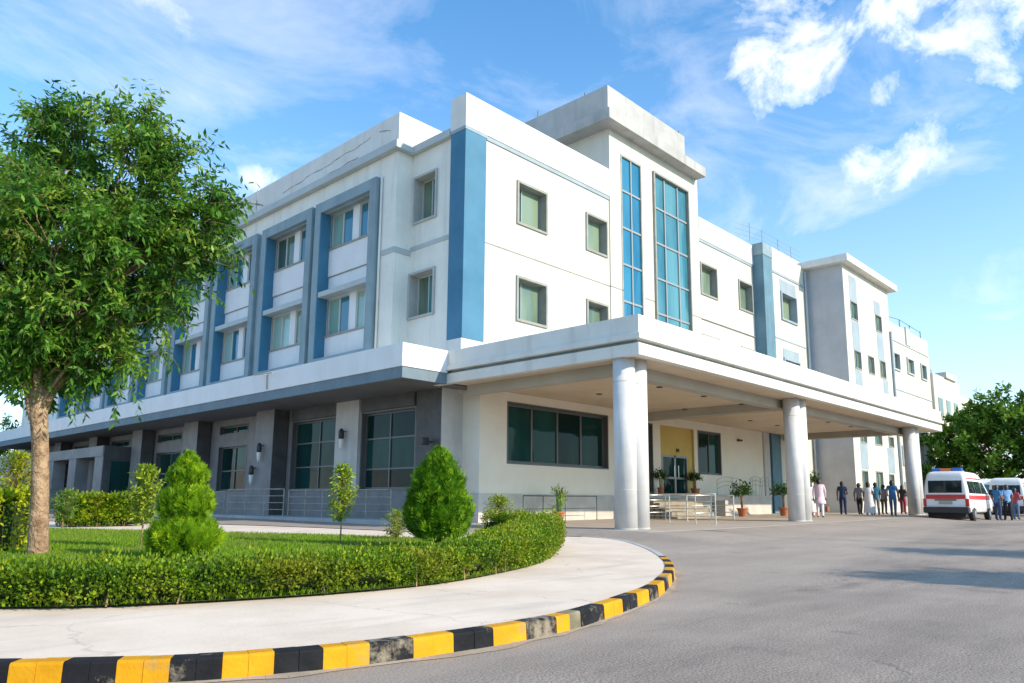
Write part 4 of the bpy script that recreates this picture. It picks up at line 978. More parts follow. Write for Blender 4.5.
def leafy_shoots(n, centers, dirs, length, leaf, nl, droop=.5, lw=.18):
    """n shoots: base, direction; returns leaf P,U,V and shoot polylines"""
    P=[];U=[];V=[];lines=[]
    for c,d,L in zip(centers,dirs,length):
        d = d/np.linalg.norm(d); pts=[c]; p=c.copy(); dd=d.copy()
        for k in range(4):
            dd = dd+np.array([0,0,-droop*.12])+rng.normal(0,.06,3); dd/=np.linalg.norm(dd); p=p+dd*L/4; pts.append(p)
        lines.append(pts)
        for k in range(nl):
            t=(k+.6)/nl*4; i=min(int(t),3); f=t-i; q=pts[i]*(1-f)+pts[i+1]*f; ax=pts[i+1]-pts[i]; ax/=np.linalg.norm(ax)
            side=np.cross(ax,UP); side/=np.linalg.norm(side)+1e-6
            ang=k*2.4+rng.normal(0,.3); out=side*math.cos(ang)+np.cross(ax,side)*math.sin(ang)
            u=ax*.55+out*.75+np.array([0,0,-.35*droop])+rng.normal(0,.12,3); u=u/np.linalg.norm(u)*leaf*rng.uniform(.7,1.2)
            v=np.cross(u,UP*.7+rng.normal(0,.5,3)); v=v/(np.linalg.norm(v)+1e-6)*np.linalg.norm(u)*lw
            P.append(q);U.append(u);V.append(v)
    return np.array(P),np.array(U),np.array(V),lines

def big_tree(name, label, base, scale_lobes, trunk_pts, trunk_r, fork, leaf, nl, nshoots, matl, matb, shoot=(.35,.75), flat=.75, droop=.55, twig=.008, lw=.18, tuft=5, group=None, sprigs=()):
    t = thing(name,label,'tree',tuple(base),0,group); b = np.array(base)
    mb = MB(); mb.tube([np.array(p)-b for p in trunk_pts], trunk_r, 14)
    # root flare ridges and limbs
    fk = np.array(fork); limbs=[]
    for (c,r) in scale_lobes:
        c=np.array(c); mid=fk*.5+c*.5+np.array([0,0,.12*np.linalg.norm(c-fk)])+rng.normal(0,.12,3)
        pts=[fk+rng.normal(0,.03,3)+np.array([0,0,-.25]), fk*.75+mid*.25+rng.normal(0,.04,3), mid, mid*.4+c*.6, c]
        w=trunk_r[-1]*(.35+.25*min(r,1.2))
        mb.tube([p-b for p in pts],[w,w*.75,w*.5,w*.32,w*.12],7); limbs.append((pts,c,r))
    C=[];D=[];L=[]
    tot=sum(r*r for _,_,r in limbs)
    for pts,c,r in limbs:
        k=int(nshoots*r*r/tot/tuft)+1
        d=unit(rng.normal(size=(k,3))); d[:,2]=d[:,2]*.9+.1; rad=r*rng.uniform(.2,1.0,(k,1))**.6
        lum=np.array([1+.35*noise.noise(Vector(x*2.2+c)) for x in d])[:,None]
        cc=c+d*rad*lum*np.array([1,1,flat])
        for q,e in zip(cc,d):
            for _ in range(tuft):
                C.append(q+rng.normal(0,.03,3)); D.append(e*.8+np.array([0,0,.25])+rng.normal(0,.55,3)); L.append(rng.uniform(*shoot))
        for q in cc[:max(5,k//4)]:
            a=pts[rng.integers(2,5)]; m=(a+q)/2+rng.normal(0,.06,3); mb.tube([a-b,m-b,q-b],[twig*2.6,twig*1.8,twig],5,caps=False)
    for q,e,l_ in sprigs: C.append(np.array(q)); D.append(np.array(e)); L.append(l_)
    P,U,V,lines=leafy_shoots(len(C),C,D,L,leaf,nl,droop,lw)
    tn=np.repeat(np.clip(rng.normal(.44,.27,(len(C)+tuft-1)//tuft),0,1),tuft*nl)[:len(P)]+rng.normal(0,.13,len(P))
    for ln in lines[::2]: mb.tube([p-b for p in ln[::2]],[twig,twig*.8,twig*.4],3,caps=False)
    mb.build('trunk',M[matb],t,smooth=True)
    cards('crown',P-b,U,V,M[matl],t,tone=tn)
    return t

def at_plane(px,py,depth):     # metres right of / above the trunk axis -> point on the tree's own plane
    return None
TB=np.array([3.47,13.21,.13])
def TL(r,u,d=0.0): return TB+RV*r+UP*u+FV*d
# lobes given as metres right of the trunk foot, height, depth, radius
lobes=[(TL(-.05,6.0,.1),.70),(TL(-.5,6.7,.2),.50),(TL(.95,6.15,-.1),.62),(TL(.85,6.85,0),.36),(TL(-.35,7.05,0),.28),(TL(1.75,5.55,.1),.52),(TL(1.95,5.2,-.2),.42),(TL(2.0,4.75,.1),.34),(TL(1.75,4.15,-.2),.28),
 (TL(1.1,4.7,-.5),.8),(TL(.1,5.0,-.6),.9),(TL(1.25,5.0,.6),.75),(TL(.0,4.3,.9),.9),(TL(.5,3.8,-.5),.62),(TL(1.15,3.85,0),.48),(TL(-.35,3.5,-.5),.75),(TL(-1.05,4.5,0),1.0),(TL(-1.4,3.4,.2),.75),(TL(-1.3,5.7,.1),.85),(TL(.65,3.05,.2),.42),(TL(-.65,2.8,.3),.5),(TL(.85,3.1,-.1),.28)]
lobes=[(c,r*.92) for c,r in lobes]+[(TL(-.35,2.95,0),.42),(TL(.25,3.0,-.2),.40),(TL(-.9,3.0,-.2),.45),(TL(-2.2,4.2,.1),.9),(TL(-2.1,3.2,-.3),.7),(TL(-2.2,5.2,.2),.8)]+[(TL(-.45,7.0,0),.25),(TL(.8,7.0,0),.25),(TL(1.55,6.3,0),.25),(TL(2.2,5.6,0),.22)]
tr=[TL(0,-.05),TL(-.02,.2),TL(-.07,.9),TL(-.14,1.6),TL(-.24,2.25),TL(-.28,2.9)]
big_tree('leafy_tree','tall leafy tree with pale brown trunk on the lawn at left',TB,lobes,tr,[.175,.14,.122,.115,.125,.09],TL(-.22,2.35),.142,15,4500,'l_tree','bark',shoot=(.28,.60),droop=.9,lw=.165,tuft=7,twig=.005,
  sprigs=[(TL(r+rng.normal(0,.05),u+rng.normal(0,.05),rng.normal(0,.2)),RV*dx+UP*dz+FV*rng.normal(0,.15),rng.uniform(.55,.85)) for r,u,dx,dz in ((-.5,7.0,-.1,1),(-.4,6.95,.15,1),(-.7,6.8,-.3,1),(.85,6.95,.35,1),(.95,6.9,.5,.9),(.75,6.85,.1,1),(1.25,6.45,.6,.8),(1.45,6.3,.8,.7),(1.85,5.95,.8,.7),(2.0,5.75,.9,.5),(2.05,5.5,1,.3),(2.05,5.25,1,.1),(2.1,4.9,1,-.05),(2.1,4.65,1,-.1),(1.85,4.3,.9,-.3),(1.6,3.9,.7,-.5),(1.3,3.5,.6,-.7),(.9,2.75,.3,-.9),(0,6.7,0,1),(.3,6.55,.1,1),(-1.1,6.4,-.4,1),(.4,2.75,.1,-.9)) for _ in range(3)])

# broad tree far right behind the vehicles
BB=np.array([66.,12.6,.2])
def BL(r,u,d=0.0): return BB+np.array([.25,-.968,0])*r+UP*u+np.array([.968,.25,0])*d
bl=[(BL(-2.6,5.0),2.0),(BL(-1.2,7.2,1),2.2),(BL(.8,8.2),1.9),(BL(2.0,6.4,-1),2.3),(BL(-.5,5.2,-1.5),2.5),(BL(-3.6,3.6,.5),1.5),(BL(3.8,7.6,.5),2.2),(BL(5,5.6),2.6),(BL(2.6,4.0,-1),2.2),(BL(-1.5,3.4,-.5),1.8),(BL(6.5,7.0,1),2.4),(BL(-3.6,6.6,.8),1.0),(BL(7,4,0),2.2)]
bl=[(c-UP*.45,r) for c,r in bl]+[(BL(-3.0,6.0,.6),1.2)]
big_tree('broad_tree','broad dark green tree standing behind the ambulances at right',BB,bl,[BL(0,0),BL(0,1.2),BL(.1,2.4)],[.35,.3,.26],BL(.1,2.1),.42,11,2100,'l_broad','darkbark',shoot=(.5,1.1),droop=.5,twig=.02,lw=.24)
# trees on the other side of the road (outside the view, they throw the shadows lying across it)
for i,(x,y,h,lab) in enumerate(((14.2,-5.6,4.2,'young tree across the road whose shadow lies at the right edge'),(19.6,-4.5,4.2,'small tree across the road further along, casting the upper shadow'),(30.5,-6.0,4.6,'spreading tree across the road nearest the ambulances'))):
    B0=np.array([x,y,road_z(x,y)]); lo=[(B0+np.array([rng.uniform(-.7,.7),rng.uniform(-.6,.6),h+rng.uniform(-.4,.4)]),rng.uniform(.45,.75)) for _ in range(6)]
    big_tree('roadside_tree',lab,B0,lo,[B0,B0+UP*1.2,B0+UP*(h-1.4)],[.14,.11,.09],B0+UP*(h-1.3),.20,12,620,'l_broad','bark',group='trees across the road')
lp=thing('lamp_post','slim steel lamp post across the road, outside the right edge','street lamp',(21.8,-2.7,.17))
mb=MB(); mb.tube([(0,0,0),(0,0,6.2)],[.08,.05],10); mb.build('pole',M['steel'],lp)
mb=MB(); mb.tube([(0,0,6.2),(0,.5,6.5),(0,1.3,6.6)],.035,8); mb.build('arm',M['steel'],lp); mb=MB(); mb.box(-.12,.12,1.2,1.8,6.55,6.66); mb.build('lamp_head',M['alu'],lp)

def thuja(name,label,base,tiers,n,mat,leaf):
    """clipped thuja: vertical fan sprays over a profile of revolution; tiers = list of (z, radius)"""
    t=thing(name,label,'topiary',tuple(base),0,'clipped topiary bushes on the lawn'); zs=np.array([a for a,_ in tiers]); rs=np.array([b for _,b in tiers])
    mb=MB(); mb.tube([(0,0,-.03),(0.01,0,.35),(0,0,zs[-1]*.8)],[.075,.06,.02],8); mb.build('trunk',M['darkbark'],t,smooth=True)
    mb=MB(); mb.lathe([(max(.01,r*.62),z) for z,r in tiers],(0,0,0),18); mb.build('dark_core',M['l_hedgein'],t,smooth=True)  # solid lathe core; dark tone stands in for shade behind the sprays
    # area weighting
    zz=np.linspace(zs[0],zs[-1],400); rr=np.interp(zz,zs,rs); w=(rr+.03)*np.sqrt(1+np.gradient(rr,zz)**2); w/=w.sum()
    z=rng.choice(zz,n,p=w)+rng.uniform(-.01,.01,n); a=rng.uniform(0,2*math.pi,n); r=np.interp(z,zs,rs)
    lum=np.array([noise.noise(Vector((math.cos(x)*3.2,math.sin(x)*3.2,q*4.5))) for x,q in zip(a,z)])
    r=r*(.93+.24*lum)*rng.uniform(.66,1.05,n)
    slope=np.interp(z,zz,np.gradient(rr,zz))
    c=np.stack([np.cos(a)*r,np.sin(a)*r,z],1); rad=np.stack([np.cos(a),np.sin(a),np.zeros(n)],1)
    nrm=unit(rad-UP*slope[:,None]*.8)
    P=[];U=[];V=[];T=[]
    main=unit(nrm*rng.uniform(.35,1.0,(n,1))+UP*.85+rng.normal(0,.24,(n,3)))
    tang=unit(np.cross(main,rad)+rng.normal(0,.7,(n,3)))       # plane of the fan
    tang=unit(tang-main*(tang*main).sum(1,keepdims=True))
    S=leaf*rng.uniform(.6,1.35,(n,1)); start=c-main*S*.55
    tone=np.clip(rng.normal(.45,.24,n)+lum*.35,0,1)
    br=[(0,0,1.)]+[(o,sg*a_,l_) for o,a_,l_ in ((.08,.75,.60),(.22,.70,.56),(.36,.62,.50),(.50,.55,.42),(.64,.48,.32)) for sg in (1,-1)]
    for off,ang,ln in br:
        ang=ang+rng.normal(0,.12,(n,1)); d=unit(main*np.cos(ang)+tang*np.sin(ang)); P.append(start+main*S*off); u=d*S*ln*rng.uniform(.75,1.15,(n,1)); U.append(u)
        V.append(unit(tang-d*(tang*d).sum(1,keepdims=True)+1e-4)*S*.034); T.append(tone+rng.normal(0,.07,n))
    cards('foliage',np.concatenate(P),np.concatenate(U),np.concatenate(V),M[mat],t,fold=.1,tone=np.concatenate(T))
    return t
thuja('topiary_bush','bright green topiary clipped in three bulging tiers, left on the lawn',(4.70,11.05,.15),
  [(.08,.26),(.14,.42),(.28,.51),(.42,.48),(.52,.40),(.58,.27),(.64,.28),(.72,.385),(.82,.40),(.92,.36),(1.0,.28),(1.05,.20),(1.10,.215),(1.17,.28),(1.26,.255),(1.36,.17),(1.46,.07),(1.51,.02)],5200,'l_thuja2',.165)
thuja('topiary_bush','dark green cone shaped topiary clipped to one point, right on the lawn',(8.86,10.36,.16),
  [(.24,.24),(.30,.46),(.45,.57),(.64,.59),(.85,.545),(1.1,.475),(1.35,.37),(1.55,.25),(1.68,.14),(1.76,.04)],6500,'l_thuja',.21)

def sapling(name,label,base,h,w,leaf,nsh,mat,cat='young tree',trunk=.016,low=.28):
    t=thing(name,label,cat,tuple(base),0,{'sapling':'young trees on the lawn','small_shrub':'small shrubs on the lawn','yellow_shrub':'loose shrubs at the far end of the lawn'}[name]); mb=MB()
    st=[np.array([0,0,-.03]),np.array([.01,.0,h*.3]),np.array([-.015,.01,h*.65]),np.array([.0,0,h*.95])]; mb.tube(st,[trunk,trunk*.9,trunk*.7,trunk*.3],7)
    C=[];D=[];L=[]
    for k in range(nsh):
        f=rng.uniform(low,.97); z=h*f; a=k*2.4; out=np.array([math.cos(a),math.sin(a),.55])
        prof=math.sin(math.pi*min(1,(f-low)/(1-low)*.85+.15))**.7
        C.append(np.array([0,0,z])); D.append(out); L.append(w*prof*rng.uniform(.6,1.15)+.03)
    P,U,V,lines=leafy_shoots(nsh,C,D,L,leaf,9,.3)
    for ln in lines: mb.tube(ln[::2],[trunk*.3,trunk*.22,trunk*.12],4,caps=False)
    mb.build('stem',M['bark'],t,smooth=True); cards('foliage',P,U,V,M[mat],t); return t
sapling('sapling','thin young tree with yellow green leaves between the big trunk and the tiered topiary',(5.13,13.76,.16),1.42,.30,.10,150,'l_sapl')
sapling('sapling','spindly young tree in front of the tall dark windows, mid lawn',(8.21,12.4,.17),1.52,.28,.085,170,'l_sapl')
sapling('small_shrub','small leafy shrub on the lawn against the left side of the cone topiary',(9.9,12.9,.18),.62,.32,.06,110,'l_sapl',cat='shrub',low=.1)
sapling('small_shrub','small bright shrub rising behind the hedge end in front of the porch wall',(11.55,11.5,.17),.95,.33,.065,150,'l_sapl',cat='shrub',low=.35)
sapling('yellow_shrub','yellow leaved shrub beside the tree trunk, before the white boundary wall',(4.2,18.0,.17),1.75,.6,.10,170,'l_yellow',cat='shrub',low=.2,trunk=.03)
sapling('yellow_shrub','small green shrub at the foot of the dark portico, just right of the trunk',(6.5,22.9,.22),1.0,.40,.11,80,'l_broad',cat='shrub',low=.2,trunk=.02)
# trees beyond the boundary wall and far horizon greenery
for i,(x,y,h,r_,lab) in enumerate(((1,86,5.5,2.6,'round tree beyond the white boundary wall, leftmost'),(9,88,5.8,2.4,'tree beyond the white boundary wall seen under the left canopy'),(19,87,6,3,'tree beyond the boundary wall hidden by the portico pillars'))):
    B0=np.array([x,y,.2]); lo=[(B0+np.array([rng.uniform(-2,2),rng.uniform(-1,1),h+rng.uniform(-1,1)]),r_*rng.uniform(.6,.9)) for _ in range(5)]
    big_tree('distant_tree',lab,B0,lo,[B0,B0+UP*2,B0+UP*(h-2.4)],[.25,.2,.16],B0+UP*(h-2.4),.4,10,300,'l_broad','darkbark',shoot=(.5,1.1),group='distant trees beyond the wall')
for i,(x,y,h,r_,lab) in enumerate(((96,4,6,3.0,'distant round tree at the right edge beyond the parked cars'),(104,13,7,3.4,'distant tree behind the broad tree at right'),(92,-3,6,3,'distant tree beyond the right edge of the road'))):
    B0=np.array([x,y,.2]); lo=[(B0+np.array([rng.uniform(-2,2),rng.uniform(-2.4,2.4),h+rng.uniform(-1.5,1)]),r_*rng.uniform(.6,.95)) for _ in range(6)]
    big_tree('distant_tree',lab,B0,lo,[B0,B0+UP*2,B0+UP*(h-2.4)],[.25,.2,.16],B0+UP*(h-2.4),.5,10,320,'l_broad','darkbark',shoot=(.5,1.2),group='distant trees beyond the cars')

# potted plants
def potted(label,base,pot_h,pot_r,stem_h,crown_r,leaf,n,cactus=False,mat='l_dark'):
    t=thing('potted_plant',label,'potted plant',tuple(base),0,'potted plants under the porch'); mb=MB()
    mb.lathe([(pot_r*.68,0),(pot_r*.95,pot_h*.82),(pot_r*1.08,pot_h*.83),(pot_r*1.08,pot_h),(pot_r*.95,pot_h),(pot_r*.92,pot_h*.9)],(0,0,0),20); mb.build('pot',M['terracotta'],t,bevel=.004)
    if cactus:
        mb=MB()
        for k in range(7):
            a=k*.9; mb.tube([(.05*math.cos(a),.05*math.sin(a),pot_h*.8),(.09*math.cos(a),.09*math.sin(a),pot_h+stem_h*.45),(.13*math.cos(a)+.04,.13*math.sin(a),pot_h+stem_h*(.75+.25*math.sin(k*3)))],[.05,.045,.03],7)
        mb.build('stem',simple('cactus_skin',(.13,.24,.07),.6),t,smooth=True)
    else:
        mb=MB()
        for k in range(3): mb.tube([(.03*math.cos(k*2.1),.03*math.sin(k*2.1),pot_h*.8),(.05*math.cos(k*2.1),.05*math.sin(k*2.1),pot_h+stem_h)],[.03,.025],7)
        mb.build('stem',M['bark'],t,smooth=True)
    C=[];D=[];L=[]
    for k in range(n):
        d=unit(rng.normal(size=3)); d[2]=abs(d[2])*.8+.05 if not cactus else d[2]
        C.append(np.array([0,0,pot_h+stem_h*(1 if not cactus else rng.uniform(.2,1))])+d*crown_r*.25); D.append(d+UP*.25); L.append(crown_r*rng.uniform(.5,.9))
    P,U,V,_=leafy_shoots(n,C,D,L,leaf,8,.6); cards('foliage',P,U,V,M[mat],t); return t
potted('tall pale cactus in a terracotta pot against the cream porch wall',(21.6,18.35,floor_z(21.6)),.38,.20,.95,.34,.10,46,True,'l_sapl')
potted('bushy plant in an orange pot left of the glass entrance door',(29.75,19.15,1.37),.30,.16,.42,.42,.16,40)
potted('bushy plant in an orange pot right of the glass entrance door',(32.75,19.1,1.37),.30,.22,.42,.42,.16,40)
potted('dark palm in a terracotta pot on the porch floor, standing alone beside the ramp',(33.6,17.1,floor_z(33.6)),.40,.25,.62,.62,.22,44)
potted('dark palm in a terracotta pot just left of the middle column pair',(36.2,16.2,floor_z(36.2)),.42,.26,.62,.62,.22,44)
potted('potted shrub partly behind the middle column pair on its right',(38.2,15.6,floor_z(38.2)),.42,.26,1.3,.5,.2,36)

# ---------------------------------------------------------------- vehicles
M['vanwhite']=noisy('white_van_paint',(.74,.74,.73),(.80,.80,.79),3,.25,0,spec=.5,streak=(.55,.50,.43),streak_amt=.25)
M['vanred']=simple('red_stripe_vinyl',(.55,.03,.025),.35); M['lampred']=simple('red_lamp_plastic',(.50,.015,.012),.15); M['lampor']=simple('orange_lamp_plastic',(.65,.18,.06),.2)
M['lampblue']=simple('blue_lamp_plastic',(.02,.12,.50),.15); M['vanglass']=glassmat('dark_vehicle_glass',(.006,.014,.016),(.02,.04,.042),.03,.2)
M['windshield']=glassmat('teal_windscreen',(.02,.13,.17),(.05,.22,.26),.04,.8); M['rim']=simple('steel_wheel_rim',(.32,.32,.32),.4,.8); M['plate']=simple('number_plate',(.35,.36,.30),.6)
M['headlamp']=simple('headlamp_glass',(.55,.58,.6),.1,.3)
def van(label,loc,rz,cat='ambulance',stripe=True,lightbar=True,L=5.1,wind='vanglass',body='vanwhite',red_top=True):
    t=thing('ambulance' if cat=='ambulance' else 'white_van',label,cat,loc,rz,'white vans parked at the right')
    # levels: z, half width, rear x, front x
    LV=[(.40,.86,.06,L-.12),(.46,.92,.0,L-.02),(.75,.945,.0,L),(1.0,.94,.0,L-.05),(1.18,.93,.015,L-.35),(1.55,.885,.05,L-.85),(1.90,.825,.10,L-1.28),(2.02,.80,.12,L-1.45),(2.16,.775,.18,L-1.75),(2.26,.70,.28,L-2.0),(2.30,.55,.45,L-2.25)]
    def lev(z):
        for a,b in zip(LV[:-1],LV[1:]):
            if a[0]<=z<=b[0]:
                f=(z-a[0])/(b[0]-a[0]); return [a[k]+(b[k]-a[k])*f for k in range(1,4)]
        return LV[-1][1:]
    mb=MB(); n=24; rows=[]
    for z,w,x0,x1 in LV:
        r=[];rc=.13; rf=.30
        for cx,cy,a0,rr in ((x1-rf,w-rf,0,rf),(x0+rc,w-rc,90,rc),(x0+rc,-w+rc,180,rc),(x1-rf,-w+rf,270,rf)):
            for k in range(6): a=R(a0+k*18); r.append((cx+rr*math.cos(a),cy+rr*math.sin(a),z))
        rows.append(r)
    for r in rows: mb.v+=r
    for i in range(len(rows)-1):
        for k in range(n): a=i*n+k;b=i*n+(k+1)%n; mb.f.append((a,b,b+n,a+n)); mb.m.append(0)
    mb.f.append(tuple(reversed(range(n)))); mb.m.append(0); mb.f.append(tuple((len(rows)-1)*n+k for k in range(n))); mb.m.append(0)
    mb.build('body',M[body],t,smooth=True).data.polygons[len(mb.f)-1].use_smooth=False
    def side(nm,mat,x0,x1,z0,z1,s,off=.008,par=t,nz=4,sk0=0,sk1=0):
        mb=MB()
        for j in range(nz):
            za=z0+(z1-z0)*j/nz; zb=z0+(z1-z0)*(j+1)/nz; fa=j/nz; fb=(j+1)/nz; wa=lev(za)[0]+off; wb=lev(zb)[0]+off
            q=[(x0+sk0*fa,s*wa,za),(x1+sk1*fa,s*wa,za),(x1+sk1*fb,s*wb,zb),(x0+sk0*fb,s*wb,zb)]
            if s>0: q.reverse()
            mb.quad(*q)
        return mb.build(nm,M[mat],par,smooth=True)
    def rear(nm,mat,y0,y1,z0,z1,off=.010,front=False,nz=4,par=t):
        mb=MB()
        for j in range(nz):
            za=z0+(z1-z0)*j/nz; zb=z0+(z1-z0)*(j+1)/nz
            if front: xa,xb=lev(za)[2]+off,lev(zb)[2]+off; q=[(xa,y0,za),(xa,y1,za),(xb,y1,zb),(xb,y0,zb)]
            else: xa,xb=lev(za)[1]-off,lev(zb)[1]-off; q=[(xa,y1,za),(xa,y0,za),(xb,y0,zb),(xb,y1,zb)]
            mb.quad(*q)
        return mb.build(nm,M[mat],par)
    rear('rear_window','vanglass',-.70,.70,1.30,1.86)
    rear('rear_window_pillar','blackplastic',-.05,.05,1.30,1.86,.016)
    if stripe:
        rear('red_stripe','vanred',-.82,.82,1.02,1.22,.012)
        for s in (-1,1): side('red_stripe','vanred',.14,L-.72,1.0,1.19,s)
        if red_top:
            for s in (-1,1): side('red_stripe','vanred',.35,L-1.75,1.94,2.0,s)
    mb=MB(); mb.box(-.12,.25,-.94,.94,.38,.66); mb.build('rear_bumper',M['blackplastic'],t,bevel=.03)
    mb=MB(); mb.box(L-.25,L+.06,-.90,.90,.36,.62); mb.build('front_bumper',M['blackplastic'],t,bevel=.04)
    mb=MB(); mb.box(-.02,.0,-.28,.28,.78,.92); mb.build('number_plate',M['plate'],t)
    mb=MB(); mb.box(-.03,.005,-.45,.45,.95,1.0); mb.build('door_handle_bar',M['blackplastic'],t)
    for s in (-1,1):
        mb=MB(); mb.box(-.012,.13,min(s*.945,s*.80),max(s*.945,s*.80),.68,1.03); mb.build('tail_light',M['lampred'],t,bevel=.015)
        mb=MB(); mb.box(L-.30,L+.01,min(s*.93,s*.66),max(s*.93,s*.66),.72,.95); mb.build('headlight',M['headlamp'],t,bevel=.04)
        side('side_window','vanglass',.35,1.55,1.28,1.84,s); side('side_window','vanglass',1.62,2.75,1.28,1.84,s); side('door_window','vanglass',2.85,3.95,1.28,1.82,s,sk1=-.55)
        for x in (1.585,2.80): side('door_seam','blackplastic',x-.008,x+.008,.5,1.9,s,.005)
        mb=MB(); mb.tube([(3.85,s*.93,1.3),(3.9,s*1.05,1.33)],.02,6); mb.box(3.82,3.96,min(s*1.02,s*1.2),max(s*1.02,s*1.2),1.22,1.5); mb.build('mirror',M['blackplastic'],t,bevel=.02)
        for x in (.98,L-1.05):
            mb=MB(); 
            pts=[(x+.43*math.cos(a),s*(lev(.5)[0]+.006 if True else 0),.33+.43*math.sin(a)) for a in np.linspace(-.02,math.pi+.02,14)]
            mb.quad(*(pts if s<0 else pts[::-1])); mb.build('wheel_arch',M['black'],t)
            def ycyl(r0,r1,y0,y1,m): 
                k=MB(); k.lathe([(r1*.6,y0),(r0,y0+.0),(r1,y0+.03),(r1,y1-.03),(r0,y1)],(0,0,0),24); k.v=[(x+a,s*c+0,.33+b) for a,b,c in k.v]; return k
            w=ycyl(.28,.33,.74,.955,0).build('wheel',M['black'],t,smooth=False)
            k=MB(); k.lathe([(.19,0),(.19,.02),(.10,.035),(.05,.03)],(0,0,0),18); k.v=[(x+a,s*(.955+c),.33+b) for a,b,c in k.v]; k.build('rim',M['rim'],w)
    rear('windscreen',wind,-.72,.72,1.16,1.92,.012,True,6)
    mb=MB(); mb.box(L-.02,L+.02,-.5,.5,.68,.82); mb.build('grille',M['blackplastic'],t)
    mb=MB(); mb.box(.1,.6,-.75,.75,.2,.4); mb.box(1.8,2.6,-.5,.5,.2,.4); mb.build('underbody',M['black'],t)
    if lightbar:
        mb=MB(); mb.box(.62,.92,-.20,.28,2.30,2.44); lb=mb.build('light_bar',M['lampor'],t,bevel=.03)
        for y0,y1 in ((-.62,-.205),(.285,.62)):
            mb=MB(); mb.box(.62,.92,y0,y1,2.30,2.46); mb.build('blue_lamp',M['lampblue'],lb,bevel=.03)
        for x,y in ((1.6,-.4),(2.2,.3)):
            mb=MB(); mb.lathe([(.12,0),(.12,.06),(.04,.09)],(x,y,2.29),10); mb.build('roof_vent',M['alu'],t)
    return t
van('white ambulance seen from behind, red side stripe and blue roof lamps, by the last column',(38.7,9.60,.20),R(0.6))
van('white high roof van facing the road with teal windscreen, between the ambulance and the men',(56.5,11.35,.24),R(180+5),cat='van',stripe=False,lightbar=False,wind='windshield')
van('white van with red roof line parked just right of the men in blue shirts',(51.8,9.6,.24),R(4),cat='van',lightbar=False)
van('pale van partly cut by the right edge of the photo',(62.5,10.6,.24),R(2),cat='van',stripe=True,lightbar=False,red_top=False)

